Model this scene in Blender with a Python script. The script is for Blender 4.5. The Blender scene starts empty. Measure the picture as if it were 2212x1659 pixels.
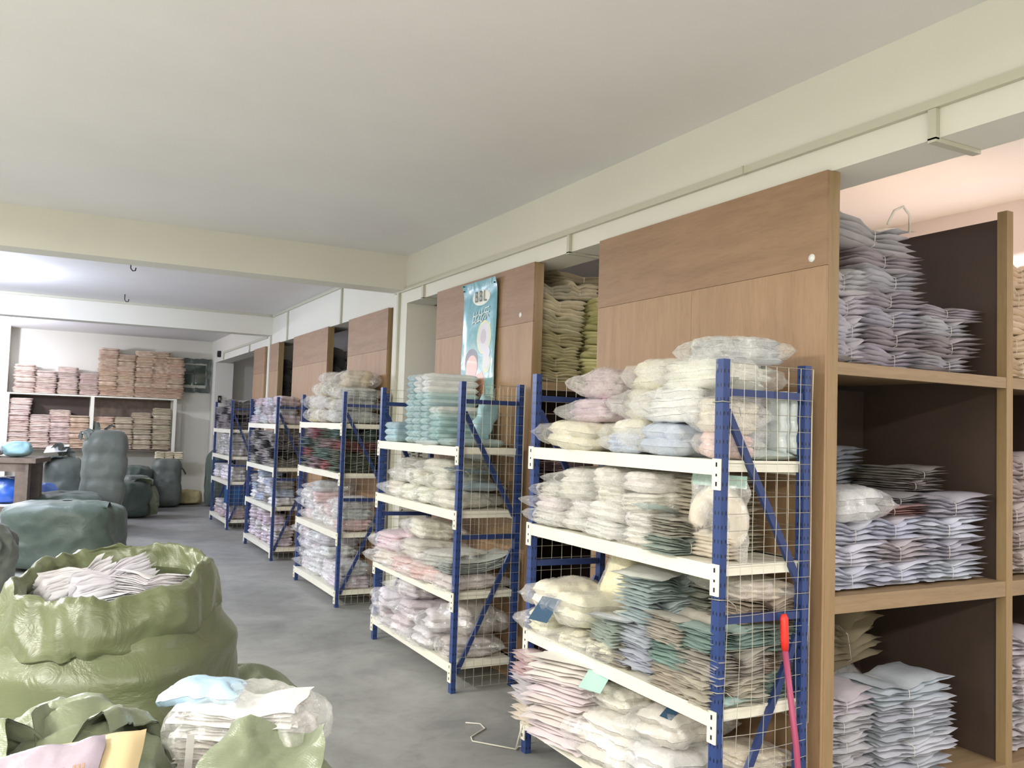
import bpy, math, random
from mathutils import Vector, Matrix, noise
C = bpy.context.scene
COL = C.collection
PI = math.pi

# ------------------------------------------------------------------ camera
cam_data = bpy.data.cameras.new('camera')
cam = bpy.data.objects.new('camera', cam_data)
COL.objects.link(cam)
YAW, PITCH, ROLL = 0.4908, 0.05219, 0.03251
_f = Vector((math.sin(YAW)*math.cos(PITCH), math.cos(YAW)*math.cos(PITCH), math.sin(PITCH)))
_r = Vector((math.cos(YAW), -math.sin(YAW), 0))
_u = _r.cross(_f)
_r2 = _r*math.cos(ROLL) + _u*math.sin(ROLL)
_u2 = _u*math.cos(ROLL) - _r*math.sin(ROLL)
M_ = Matrix(((_r2.x, _u2.x, -_f.x, 0), (_r2.y, _u2.y, -_f.y, 0), (_r2.z, _u2.z, -_f.z, 1.7), (0, 0, 0, 1)))
cam.matrix_world = M_
cam_data.sensor_fit = 'HORIZONTAL'
cam_data.sensor_width = 36
cam_data.lens = 36*1860/2212
cam_data.clip_start = 0.05
C.camera = cam

# ------------------------------------------------------------------ world, lights, exposure
w = bpy.data.worlds.new('world'); C.world = w; w.use_nodes = True
w.node_tree.nodes['Background'].inputs[0].default_value = (0.8, 0.85, 1, 1)
w.node_tree.nodes['Background'].inputs[1].default_value = 0.02
C.view_settings.view_transform = 'Standard'
C.view_settings.look = 'None'
C.view_settings.gamma = 1
C.view_settings.use_curve_mapping = False
C.view_settings.exposure = 0.58
C.cycles.max_bounces = 7
C.cycles.diffuse_bounces = 4
C.cycles.glossy_bounces = 3
C.cycles.transmission_bounces = 3
C.cycles.transparent_max_bounces = 10
C.cycles.caustics_reflective = False
C.cycles.caustics_refractive = False
C.cycles.sample_clamp_indirect = 4.0
C.cycles.use_denoising = True

def area(name, loc, sx, sy, watts, color, rot=(0, 0, 0), spread=PI):
    d = bpy.data.lights.new(name, 'AREA'); d.shape = 'RECTANGLE'; d.size = sx; d.size_y = sy
    d.energy = watts; d.color = color; d.spread = spread
    o = bpy.data.objects.new(name, d); COL.objects.link(o); o.location = loc; o.rotation_euler = rot
    return o
def bulb(name, loc, radius, watts, color):
    d = bpy.data.lights.new(name, 'POINT'); d.shadow_soft_size = radius; d.energy = watts; d.color = color
    o = bpy.data.objects.new(name, d); COL.objects.link(o); o.location = loc; return o
LAMPS = [  # hall tubes and added fills, all outside the frame: place, size, watts, colour
    ((-2.6, 1.9, 3.15), (0.35, 1.3), 170, (1.0, 0.97, 0.88)),
    ((-2.7, 5.4, 3.15), (0.35, 1.3), 210, (1.0, 0.97, 0.90)),
    ((-0.4, -2.0, 3.15), (1.3, 0.35), 170, (1.0, 0.96, 0.87)),  # fill added behind the camera to flatten the light on the goods
    ((-3.6, -1.7, 3.15), (1.3, 0.35), 230, (1.0, 0.96, 0.88)),  # second added fill, behind the camera on the left
    ((-3.0, 10.4, 3.15), (0.35, 1.3), 110, (0.80, 0.86, 1.0)),
    ((4.7, 3.5, 2.96), (0.6, 0.15), 72, (0.88, 0.90, 1.0)),
    ((4.3, 0.3, 3.15), (0.9, 0.3), 36, (0.96, 0.94, 1.0)),  # added to put highlights on the right-hand shelf bundles
]
for lo, (sx, sy), wt, co in LAMPS:
    area('tube_or_fill_light', lo, sx, sy, wt, co)
bulb('bare_lamp', (-1.15, 11.1, 2.98), .10, 170, (0.74, 0.80, 1.0))
bulb('bare_lamp', (-1.45, 16.6, 2.75), .10, 165, (0.84, 0.85, 1.0))

# ------------------------------------------------------------------ helpers
def lin(c):
    c /= 255.0
    return c/12.92 if c <= 0.04045 else ((c+0.055)/1.055)**2.4
def rgb(r, g, b): return (lin(r), lin(g), lin(b), 1.0)

class MB:
    """collects boxes, tubes, grids; build() links them as one mesh object"""
    def __init__(s): s.v = []; s.f = []; s.sm = []
    def add(s, vs, fs, smooth=False):
        o = len(s.v); s.v += [tuple(p) for p in vs]
        for f in fs: s.f.append(tuple(i+o for i in f)); s.sm.append(smooth)
        return s
    def box(s, x0, x1, y0, y1, z0, z1):
        vs = [(x, y, z) for z in (z0, z1) for y in (y0, y1) for x in (x0, x1)]
        return s.add(vs, [(0, 2, 3, 1), (4, 5, 7, 6), (0, 1, 5, 4), (2, 6, 7, 3), (0, 4, 6, 2), (1, 3, 7, 5)])
    def bar(s, a, b, w, h, up=(0, 0, 1)):
        a = Vector(a); b = Vector(b); d = (b-a).normalized(); u = Vector(up)
        if abs(d.dot(u)) > .95: u = Vector((0, 1, 0))
        x = d.cross(u).normalized(); y = x.cross(d).normalized()
        vs = [p + x*(i*w/2) + y*(j*h/2) for p in (a, b) for j in (-1, 1) for i in (-1, 1)]
        return s.add(vs, [(0, 2, 3, 1), (4, 5, 7, 6), (0, 1, 5, 4), (2, 6, 7, 3), (0, 4, 6, 2), (1, 3, 7, 5)])
    def tube(s, pts, r, n=6, cap=True, smooth=True, closed=False):
        pts = [Vector(p) for p in pts]; m = len(pts); vs = []
        rr = r if isinstance(r, (list, tuple)) else [r]*m
        ref = Vector((0, 0, 1))
        for i, p in enumerate(pts):
            if closed: d = pts[(i+1) % m]-pts[i-1]
            else: d = pts[min(i+1, m-1)]-pts[max(i-1, 0)]
            d.normalize()
            if abs(d.dot(ref)) > .93: ref = Vector((0, 1, 0)) if abs(d.y) < .9 else Vector((1, 0, 0))
            x = d.cross(ref).normalized(); y = x.cross(d)
            for k in range(n):
                a = 2*PI*k/n; vs.append(p + (x*math.cos(a)+y*math.sin(a))*rr[i])
        fs = []
        for i in range(m if closed else m-1):
            for k in range(n):
                j = (i+1) % m
                fs.append((i*n+k, i*n+(k+1) % n, j*n+(k+1) % n, j*n+k))
        if cap and not closed:
            fs.append(tuple(range(n-1, -1, -1))); fs.append(tuple((m-1)*n+k for k in range(n)))
        return s.add(vs, fs, smooth)
    def grid(s, fn, nu, nv, wrap_u=False, smooth=True, flip=False):
        vs = []
        for j in range(nv+1):
            for i in range(nu if wrap_u else nu+1):
                vs.append(fn(i/nu, j/nv))
        w = nu if wrap_u else nu+1; fs = []
        for j in range(nv):
            for i in range(nu):
                a = j*w+i; b = j*w+(i+1) % w
                q = (a, b, b+w, a+w); fs.append(q[::-1] if flip else q)
        return s.add(vs, fs, smooth)
    def mesh(s, name):
        me = bpy.data.meshes.new(name); me.from_pydata(s.v, [], s.f); me.validate()
        me.update()
        if len(me.polygons) == len(s.sm): me.polygons.foreach_set('use_smooth', s.sm)
        return me
    def build(s, name, mat, parent=None, color=None):
        return link(name, s.mesh(name), mat, parent, color)

def link(name, me, mat, parent=None, color=None):
    o = bpy.data.objects.new(name, me); COL.objects.link(o)
    if mat and not me.materials: me.materials.append(mat)
    if parent: o.parent = parent
    if color: o.color = color
    return o

LABELS = {}
def tag(o, label, cat, group=None, kind=None):
    o['label'] = label; o['category'] = cat
    if group: o['group'] = group
    if kind: o['kind'] = kind
    LABELS.setdefault(label, []).append(o.name)
    return o
def thing(name, label, cat, loc=(0, 0, 0), rz=0, group=None):
    o = bpy.data.objects.new(name, None); COL.objects.link(o); o.empty_display_size = .05
    o.location = loc; o.rotation_euler = (0, 0, rz)
    return tag(o, label, cat, group)
def struct(o):
    o['kind'] = 'structure'; return o

# ------------------------------------------------------------------ materials
def newmat(name):
    m = bpy.data.materials.new(name); m.use_nodes = True
    nt = m.node_tree; b = nt.nodes['Principled BSDF']
    return m, nt, b
def N(nt, t, **k):
    n = nt.nodes.new(t)
    for a, v in k.items(): setattr(n, a, v)
    return n
def coords(nt, which='Object', scale=(1, 1, 1)):
    tc = N(nt, 'ShaderNodeTexCoord'); mp = N(nt, 'ShaderNodeMapping')
    mp.inputs['Scale'].default_value = scale
    nt.links.new(tc.outputs[which], mp.inputs[0]); return mp.outputs[0]
def noise_tex(nt, co, scale, detail=4, rough=.55, dist=0):
    n = N(nt, 'ShaderNodeTexNoise'); n.inputs['Scale'].default_value = scale
    n.inputs['Detail'].default_value = detail; n.inputs['Roughness'].default_value = rough
    n.inputs['Distortion'].default_value = dist
    nt.links.new(co, n.inputs['Vector']); return n.outputs['Fac']
def ramp(nt, fac, stops):
    r = N(nt, 'ShaderNodeValToRGB'); e = r.color_ramp.elements
    while len(e) < len(stops): e.new(.5)
    for i, (p, c) in enumerate(stops): e[i].position = p; e[i].color = c
    nt.links.new(fac, r.inputs[0]); return r.outputs[0]
def bump(nt, fac, strength, dist, normal_in, base=None):
    b = N(nt, 'ShaderNodeBump'); b.inputs['Strength'].default_value = strength; b.inputs['Distance'].default_value = dist
    nt.links.new(fac, b.inputs['Height'])
    if base: nt.links.new(base, b.inputs['Normal'])
    if normal_in is not None: nt.links.new(b.outputs[0], normal_in)
    return b.outputs[0]
def mixc(nt, fac, a, b, mode='MIX'):
    m = N(nt, 'ShaderNodeMix', data_type='RGBA', blend_type=mode)
    for s, v in ((0, fac), (6, a), (7, b)):
        if isinstance(v, (int, float, tuple)): m.inputs[s].default_value = v
        else: nt.links.new(v, m.inputs[s])
    return m.outputs[2]

def plain(name, c, rough=.5, metal=0, coat=0, nscale=0, namt=.1, bscale=0, bstr=.2, bdist=.002):
    m, nt, b = newmat(name)
    b.inputs['Base Color'].default_value = c; b.inputs['Roughness'].default_value = rough
    b.inputs['Metallic'].default_value = metal; b.inputs['Coat Weight'].default_value = coat
    if nscale:
        f = noise_tex(nt, coords(nt), nscale, 5)
        d = tuple(x*(1-namt) for x in c[:3])+(1,); u = tuple(min(1, x*(1+namt)) for x in c[:3])+(1,)
        nt.links.new(ramp(nt, f, [(.3, d), (.7, u)]), b.inputs['Base Color'])
    if bscale:
        bump(nt, noise_tex(nt, coords(nt), bscale, 5), bstr, bdist, b.inputs['Normal'])
    return m
def wall_mat(name, c, dirt=.06):
    m, nt, b = newmat(name); co = coords(nt)
    f = noise_tex(nt, co, 1.3, 6, .6)
    lo = tuple(x*(1-dirt) for x in c[:3])+(1,)
    base = ramp(nt, f, [(.35, lo), (.65, c)])
    nt.links.new(base, b.inputs['Base Color']); b.inputs['Roughness'].default_value = .85
    bump(nt, noise_tex(nt, co, 60, 4), .12, .002, b.inputs['Normal']); return m

M = {}
M['ceiling'] = wall_mat('ceiling_paint', rgb(234, 232, 231), .04)
M['wall'] = wall_mat('wall_paint', rgb(226, 224, 213), .03)
M['wall_side'] = wall_mat('side_room_paint', rgb(236, 228, 230), .05)
M['trunk'] = plain('trunking_plastic', rgb(196, 194, 176), .5)

def floor_mat():
    m, nt, b = newmat('concrete_floor'); co = coords(nt)
    f1 = noise_tex(nt, co, .9, 8, .65, .4); f2 = noise_tex(nt, co, 5, 8, .7, .8)
    base = ramp(nt, f1, [(.32, rgb(134, 135, 133)), (.5, rgb(154, 155, 152)), (.68, rgb(174, 174, 168))])
    st = ramp(nt, f2, [(.3, (.72, .72, .73, 1)), (.55, (1, 1, 1, 1)), (.75, (1.0, .99, .97, 1))])
    nt.links.new(mixc(nt, .8, base, st, 'MULTIPLY'), b.inputs['Base Color'])
    rr = N(nt, 'ShaderNodeMapRange'); nt.links.new(f2, rr.inputs[0]); rr.inputs[3].default_value = .38; rr.inputs[4].default_value = .75
    nt.links.new(rr.outputs[0], b.inputs['Roughness'])
    bump(nt, noise_tex(nt, co, 30, 6, .7), .2, .004, b.inputs['Normal']); return m
M['floor'] = floor_mat()

def ply_mat(name, c0, c1, scale, knots=True):
    m, nt, b = newmat(name); co = coords(nt, 'Object', scale)
    f = noise_tex(nt, co, 3.0, 7, .62, .5)
    g = noise_tex(nt, co, 16, 4, .7, 0)
    base = ramp(nt, f, [(.3, c0), (.7, c1)])
    gr = ramp(nt, g, [(.32, (.80, .76, .70, 1)), (.52, (1, 1, 1, 1))])
    c = mixc(nt, .55, base, gr, 'MULTIPLY')
    nt.links.new(c, b.inputs['Base Color']); b.inputs['Roughness'].default_value = .55
    bump(nt, g, .15, .001, b.inputs['Normal']); return m
M['ply_h'] = ply_mat('plywood_grain_across', rgb(142, 112, 84), rgb(160, 128, 98), (4, .55, 4))
M['ply_v'] = ply_mat('plywood_grain_upright', rgb(158, 127, 96), rgb(174, 142, 109), (4, 4, .5))
M['pine'] = ply_mat('pine_timber', rgb(144, 120, 84), rgb(164, 138, 100), (9, 9, .6))
M['pine_h'] = ply_mat('pine_timber_flat', rgb(140, 117, 88), rgb(160, 136, 104), (.6, 9, 9))
M['hard'] = plain('brown_hardboard', rgb(76, 62, 55), .55, nscale=6, namt=.08)

def post_mat():
    m, nt, b = newmat('blue_perforated_steel')
    tc = N(nt, 'ShaderNodeTexCoord'); sep = N(nt, 'ShaderNodeSeparateXYZ'); nt.links.new(tc.outputs['Object'], sep.inputs[0])
    geo = N(nt, 'ShaderNodeNewGeometry'); sn = N(nt, 'ShaderNodeSeparateXYZ'); nt.links.new(tc.outputs['Normal'], sn.inputs[0])
    def ma(op, a, b_=None):
        n = N(nt, 'ShaderNodeMath', operation=op)
        for i, v in enumerate((a, b_)):
            if v is None: continue
            if isinstance(v, (int, float)): n.inputs[i].default_value = v
            else: nt.links.new(v, n.inputs[i])
        return n.outputs[0]
    ax = ma('ABSOLUTE', sn.outputs[0])
    h = ma('ADD', ma('MULTIPLY', ax, sep.outputs[1]), ma('MULTIPLY', ma('SUBTRACT', 1, ax), sep.outputs[0]))
    dh = ma('SUBTRACT', ma('ABSOLUTE', h), .010)
    dz = ma('MULTIPLY', ma('SUBTRACT', ma('FRACT', ma('DIVIDE', sep.outputs[2], .055)), .5), .055)
    d = ma('ADD', ma('POWER', ma('DIVIDE', dh, .0032), 2), ma('POWER', ma('DIVIDE', dz, .0085), 2))
    fac = ma('LESS_THAN', d, 1)
    c = mixc(nt, fac, rgb(46, 68, 124), rgb(14, 20, 42))
    nt.links.new(c, b.inputs['Base Color']); b.inputs['Roughness'].default_value = .38
    return m
M['post'] = post_mat()
M['blue'] = plain('blue_painted_steel', rgb(44, 62, 112), .4)
M['shelf'] = plain('white_enamel_steel', rgb(240, 237, 222), .35, nscale=3, namt=.04)
M['slot'] = plain('dark_slot', rgb(20, 22, 26), .7)
M['wire'] = plain('galvanised_wire', rgb(180, 176, 164), .4, .4)

def pack_mat(name, coat=1.0, rough=.5, cr=.12, bs=22, bstr=.55, bd=.004, var=.07):
    """cloth seen through tight clear film; the object colour is the cloth's own colour"""
    m, nt, b = newmat(name); oi = N(nt, 'ShaderNodeObjectInfo')
    co = coords(nt)
    add = N(nt, 'ShaderNodeVectorMath', operation='ADD'); sc = N(nt, 'ShaderNodeVectorMath', operation='SCALE')
    cx = N(nt, 'ShaderNodeCombineXYZ')
    for i in range(3): nt.links.new(oi.outputs['Random'], cx.inputs[i])
    nt.links.new(cx.outputs[0], sc.inputs[0]); sc.inputs['Scale'].default_value = 37
    nt.links.new(co, add.inputs[0]); nt.links.new(sc.outputs[0], add.inputs[1]); co = add.outputs[0]
    f = noise_tex(nt, co, 14, 5, .6, .6)
    v = ramp(nt, f, [(.3, (1-var*1.6, 1-var*1.6, 1-var*1.5, 1)), (.6, (1, 1, 1, 1))])
    nt.links.new(mixc(nt, 1.0, oi.outputs['Color'], v, 'MULTIPLY'), b.inputs['Base Color'])
    b.inputs['Roughness'].default_value = rough
    b.inputs['Coat Weight'].default_value = coat; b.inputs['Coat Roughness'].default_value = cr
    f2 = noise_tex(nt, co, bs, 4, .65, 1.6)
    nb = bump(nt, f2, bstr, bd, None)
    nt.links.new(nb, b.inputs['Coat Normal'])
    bump(nt, f2, bstr*.35, bd, b.inputs['Normal'])
    return m
M['pack'] = pack_mat('film_wrapped_cloth')
M['cloth'] = pack_mat('plain_cloth', 0, .85, .3, 30, .4, .003, .05)
M['satin'] = pack_mat('thin_film_on_cloth', .4, .6, .22, 20, .4, .004, .05)

def film_mat(name, white=.20, gl=.10, tint=(1, 1, 1, 1)):
    m, nt, b = newmat(name); out = nt.nodes['Material Output']; nt.nodes.remove(b)
    co = coords(nt)
    f = noise_tex(nt, co, 17, 5, .65, 1.8)
    nb = bump(nt, f, .8, .008, None)
    tr = N(nt, 'ShaderNodeBsdfTransparent'); tr.inputs[0].default_value = (.96, .96, .96, 1)
    df = N(nt, 'ShaderNodeBsdfDiffuse'); df.inputs[0].default_value = tint; nt.links.new(nb, df.inputs['Normal'])
    gs = N(nt, 'ShaderNodeBsdfGlossy'); gs.inputs['Roughness'].default_value = .11; nt.links.new(nb, gs.inputs['Normal'])
    tl = N(nt, 'ShaderNodeBsdfTranslucent'); tl.inputs[0].default_value = tint
    hz = N(nt, 'ShaderNodeMixShader'); hz.inputs[0].default_value = .5; nt.links.new(df.outputs[0], hz.inputs[1]); nt.links.new(tl.outputs[0], hz.inputs[2])
    gs.inputs[0].default_value = (gl, gl, gl, 1)
    m1 = N(nt, 'ShaderNodeMixShader'); ad = N(nt, 'ShaderNodeAddShader')
    mr = N(nt, 'ShaderNodeMapRange'); nt.links.new(f, mr.inputs[0]); mr.inputs[1].default_value = .35; mr.inputs[2].default_value = .7
    mr.inputs[3].default_value = white*.6; mr.inputs[4].default_value = white*1.8
    nt.links.new(mr.outputs[0], m1.inputs[0]); nt.links.new(tr.outputs[0], m1.inputs[1]); nt.links.new(hz.outputs[0], m1.inputs[2])
    nt.links.new(m1.outputs[0], ad.inputs[0]); nt.links.new(gs.outputs[0], ad.inputs[1])
    nt.links.new(ad.outputs[0], out.inputs[0]); return m
M['film'] = film_mat('clear_plastic_film')
M['film_hazy'] = film_mat('hazy_plastic_film', .34, .09, (.93, .93, .90, 1))
M['paper'] = plain('white_paper', rgb(240, 240, 238), .6)
M['string'] = plain('white_string', rgb(224, 220, 208), .7)

def sack_mat(name, c, c2, rough=.36):
    m, nt, b = newmat(name); co = coords(nt)
    w1 = N(nt, 'ShaderNodeTexWave', wave_type='BANDS', bands_direction='Z'); w1.inputs['Scale'].default_value = 90
    w1.inputs['Distortion'].default_value = 1.2; w1.inputs['Detail'].default_value = 2
    nt.links.new(co, w1.inputs[0])
    f = noise_tex(nt, co, 2.2, 5, .6, .3)
    nt.links.new(ramp(nt, f, [(.3, c), (.7, c2)]), b.inputs['Base Color'])
    b.inputs['Roughness'].default_value = rough
    b.inputs['Sheen Weight'].default_value = .15
    n1 = bump(nt, w1.outputs['Fac'], .12, .001, None)
    bump(nt, noise_tex(nt, co, 9, 4, .6, 1.2), .5, .012, b.inputs['Normal'], n1); return m
M['sack_bright'] = sack_mat('yellow_green_woven_sack', rgb(84, 91, 62), rgb(100, 107, 76))
M['sack_sage'] = sack_mat('sage_woven_sack', rgb(108, 116, 92), rgb(128, 136, 112))
M['sack_dark'] = sack_mat('dark_green_woven_sack', rgb(72, 86, 78), rgb(88, 102, 92), .45)
M['sack_grey'] = sack_mat('grey_green_woven_sack', rgb(96, 104, 98), rgb(118, 124, 116), .45)
M['kraft'] = plain('yellowish_bag_film', rgb(204, 184, 144), .4, coat=.4, nscale=5, namt=.06)
M['oldwood'] = plain('worn_table_wood', rgb(112, 98, 86), .7, nscale=12, namt=.2)
M['foil'] = plain('grey_foil_lining', rgb(96, 104, 102), .35, .5, nscale=12, namt=.3, bscale=20, bstr=.8, bdist=.01)
M['greenglass'] = plain('dark_green_pane', rgb(40, 66, 50), .12, coat=1)
M['black'] = plain('black_plastic', rgb(24, 24, 26), .5)
M['red'] = plain('red_grip', rgb(236, 52, 40), .5)
M['pink'] = plain('pink_handle', rgb(170, 74, 108), .45)

# ------------------------------------------------------------------ the room
def room_box(name, x0, x1, y0, y1, z0, z1, mat):
    return struct(MB().box(x0, x1, y0, y1, z0, z1).build(name, M[mat]))
room_box('floor', -6, 5.6, -4.2, 19.0, -0.1, 0, 'floor')
room_box('ceiling', -6, 5.6, -4.2, 19.0, 3.3, 3.4, 'ceiling')
room_box('wall_left', -6.1, -6, -4.2, 19.0, 0, 3.3, 'wall')
room_box('wall_right', 5.5, 5.6, -4.2, 19.0, 0, 3.3, 'wall_side')
room_box('wall_front', -6, 5.5, -4.2, -4.1, 0, 3.3, 'wall')
struct(MB().box(-6, 5.5, 18.66, 18.9, 0, 3.3).build('wall_back', M['wall']))
room_box('trim_1', 2.9, 3.16, -4.1, 18.66, 2.85, 3.3, 'wall')         # long beam
room_box('trim_2', -6, 2.9, 7.6, 7.88, 2.975, 3.3, 'wall')            # cross beam
room_box('trim_3', -6, 2.9, 13.15, 13.43, 2.995, 3.3, 'wall')         # far cross beam
room_box('trim_4', 2.9, 3.22, 7.57, 7.93, 0, 2.85, 'wall')            # columns
room_box('trim_5', 2.9, 3.22, 13.14, 13.44, 0, 2.85, 'wall')
room_box('trim_6', 2.9, 3.25, 18.15, 18.66, 0, 2.85, 'wall')
room_box('trim_7', -1.3, -0.72, 18.3, 18.66, 0, 3.3, 'wall')

# window high in the back wall, lined with ragged foil
wn = struct(thing('window_1', '', '', (2.58, 18.66, 2.58)))
for k in ('label', 'category'): del wn[k]
LABELS.pop('', None)
def ragged(u, v, w, h, y, seed):
    a = u*2*PI; ca, sa = math.cos(a), math.sin(a); m = max(abs(ca), abs(sa))
    n = noise.noise(Vector((ca*3+seed, sa*3, 0)))*.03*v
    r = .0 + v
    return (ca/m*(w/2*r)+ca*n, y - .02*v - (.01 if v < 1 else 0)*noise.noise(Vector((u*20, v*9, 1))), sa/m*(h/2*r)+sa*n)
f_ = MB(); f_.grid(lambda u, v: ragged(u, .72+.28*v, .60, .70, -.01, 2), 48, 5, wrap_u=True)
f_.build('window_frame', M['foil'], wn)
MB().box(-.235, .20, -.03, 0, -.19, .22).build('pane', M['greenglass'], wn)
MB().box(-.02, 0, -.04, -.03, -.19, .22).box(-.235, .2, -.04, -.03, .03, .045).build('glazing_bar', M['foil'], wn)

# cable trunking on the beam
def trunking(label, boxes, group=None):
    m = MB()
    for b in boxes: m.box(*b)
    return tag(m.build('cable_trunking', M['trunk']), label, 'cable trunking', group)
trunking('long pale cable trunking running along the near beam face', [(2.875, 2.899, 0.2, 7.86, 2.962, 2.998), (2.875, 2.899, 7.74, 7.78, .02, 2.962), (2.868, 2.899, 3.09, 3.1, 2.96, 3.0)])
trunking('short trunking drop bent under the beam above the wooden shelving end', [(2.878, 2.899, 2.07, 2.105, 2.842, 2.961), (2.878, 3.15, 2.07, 2.105, 2.832, 2.849)])
trunking('short trunking drop above the gap with yellow bundles', [(2.878, 2.899, 4.67, 4.70, 2.842, 2.961), (2.878, 3.15, 4.67, 4.70, 2.835, 2.849)])
trunking('short trunking drop beside the white column before the cross beam', [(2.878, 2.899, 7.13, 7.17, 2.842, 2.961), (2.878, 3.15, 7.13, 7.17, 2.835, 2.849)])
trunking('thin trunking along the ceiling edge between the two cross beams', [(2.878, 2.899, 7.9, 13.12, 3.262, 3.299)])
trunking('vertical trunking on the beam above the gap right of the middle rack', [(2.878, 2.899, 9.62, 9.66, 2.842, 3.261)])
trunking('vertical trunking on the beam above the gap behind the fourth blue rack', [(2.878, 2.899, 12.17, 12.21, 2.842, 3.261)])
trunking('upright trunking running down the far column between two racks', [(2.878, 2.899, 13.19, 13.23, .02, 2.99), ])
trunking('far trunking along the beam beyond the second cross beam', [(2.878, 2.899, 13.45, 17.25, 2.972, 3.01), (2.878, 2.899, 17.2, 17.25, 2.86, 2.972)])
trunking('far short trunking drop near the narrow far plywood panel', [(2.878, 2.899, 14.77, 14.81, 2.842, 2.971), (2.878, 3.1, 14.77, 14.81, 2.838, 2.849)])
trunking('thin trunking along the ceiling above the second cross beam face', [(-1.5, 2.87, 13.12, 13.149, 3.27, 3.299)])
sp = thing('small_speaker', 'small black box speaker on the far beam end near the back corner', 'speaker', (2.87, 17.63, 2.985))
MB().box(-.03, .029, -.05, .05, -.06, .06).build('case', M['black'], sp)
MB().box(-.034, -.03, -.035, .035, -.045, .03).build('grille', M['slot'], sp)
sw = thing('wall_switch', 'small dark switch box on the far white column', 'switch', (3.0, 18.13, 2.12))
MB().box(-.03, .03, -.02, .019, -.08, .06).build('housing', M['black'], sw)
MB().box(-.012, .012, -.026, -.02, -.03, .02).build('button', M['wire'], sw)
for i, (x, y, lb) in enumerate([(.654, 9.66, 'small bent wire hook on the ceiling nearer the near cross beam'), (.784, 12.33, 'small bent wire hook on the ceiling just before the second cross beam')]):
    o = MB().tube([(0, 0, 0), (0, 0, -.07), (.02, 0, -.095), (.045, 0, -.09), (.05, 0, -.06)], .006, 6).build('ceiling_hook', M['black'])
    o.location = (x, y, 3.3); tag(o, lb, 'hook', 'bent wire hooks in the ceiling')

# no battens are modelled for the tube and fill lights

# ------------------------------------------------------------------ cloth and film shapes
def vn(x, y, z, s=0.0): return noise.noise(Vector((x+s*7.31, y-s*3.17, z+s*1.93)))
def ridge(x, y, z, s=0.0):
    wx = vn(x*.7, y*.7, z*.7, s+5)*.8; wy = vn(x*.7, y*.7, z*.7, s+9)*.8
    a = 1-2.2*abs(vn(x+wx, y+wy, z, s)); b = 1-2.2*abs(vn(2.1*x+wy, 2.1*y+wx, 2.1*z, s+2))
    return a*.65+b*.35
def pillow(mb, L, W, H, nu, nv, seed, cx=0, cy=0, z0=0, rot=0, pw=3.0, wav=.006, crum=0, cf=18, warp=None, edge=.008):
    ca, sa = math.cos(rot), math.sin(rot)
    def fn(side):
        def g(u, v):
            a = 2*u-1; b = 2*v-1
            ex = 1+edge/L*2*vn(b*3, a*2, side*0, seed)*3; ey = 1+edge/W*2*vn(a*3, b*2, 4, seed)*3
            x = a*L/2*ex; y = b*W/2*ey
            pr = max(0, (1-abs(a)**pw)*(1-abs(b)**pw))**.5
            h = H/2*pr
            n = vn(x*9, y*9, z0*20, seed)*wav
            if crum: h += (ridge(x*cf, y*cf, side*3.0, seed))*crum*min(1, pr*2+.15)
            z = z0+H/2+side*h+n
            X = x*ca-y*sa+cx; Y = x*sa+y*ca+cy
            return warp(X, Y, z) if warp else (X, Y, z)
        return g
    mb.grid(fn(1), nu, nv); mb.grid(fn(-1), nu, nv, flip=True)

MC = {}; PX = {}
def m_layers(var, n=7, L=.36, W=.27, H=.10, pinch=.28, jit=.012, nu=12, nv=7, wav=.005, rotj=.05, pw=4.0, fat=1.22, box=False):
    k = ('layers', var, n, L, W, H, pinch)
    if k not in MC:
        rnd = random.Random(var*31+n); mb = MB()
        px = rnd.uniform(-.05, .05)
        def warp(x, y, z):
            c = 1-pinch*math.exp(-((x-px)/.045)**2)+.10*(abs(x)/(L/2))**2
            sq = 1-pinch*.3*math.exp(-((x-px)/.05)**2)
            z += (dr[li[0]]*max(0, x/(L/2))**2+dl[li[0]]*max(0, -x/(L/2))**2)*z/H
            return (x, y*sq, max(z*c, 0.0005))
        dr = [rnd.uniform(-.014, .010) for _ in range(n)]; dl = [rnd.uniform(-.014, .010) for _ in range(n)]; li = [0]
        h = H/n
        for i in range(n):
            li[0] = i
            pillow(mb, L*rnd.uniform(.93, 1.03), W*rnd.uniform(.94, 1.03), h*fat, nu, nv, var*10+i, rnd.uniform(-jit, jit), rnd.uniform(-jit, jit), i*h, rnd.uniform(-rotj, rotj), pw, wav, warp=warp)
        MC[k] = mb.mesh('layered_packs'); PX[k] = px
    return MC[k]
def m_string(W=.27, H=.10, pinch=.28):
    k = ('string', W, H, pinch)
    if k not in MC:
        h = H*(1-pinch)+.004; w = W/2*(1-pinch*.3)+.004; pts = []
        for i in range(16):
            a = 2*PI*(i+.5)/16; c, s = math.cos(a), math.sin(a); m = (abs(c)**6+abs(s)**6)**(1/6)
            pts.append((0, c/m*w, h/2+s/m*h/2+.001))
        MC[k] = MB().tube(pts, .0014, 4, closed=True).mesh('string_loop')
    return MC[k]
def m_garment(var, L=.30, W=.24, H=.12):
    k = ('garment', var)
    if k not in MC:
        mb = MB(); rnd = random.Random(var)
        n = 2+var % 3; h = H*.86/n
        for i in range(n):
            pillow(mb, L*rnd.uniform(.88, 1), W*rnd.uniform(.88, 1), h*1.3, 16, 14, var*5+i+60, rnd.uniform(-.01, .01), rnd.uniform(-.01, .01), .004+i*h, rnd.uniform(-.1, .1), 5, .006, .006, 14)
        MC[k] = mb.mesh('folded_garment')
    return MC[k]
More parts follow.
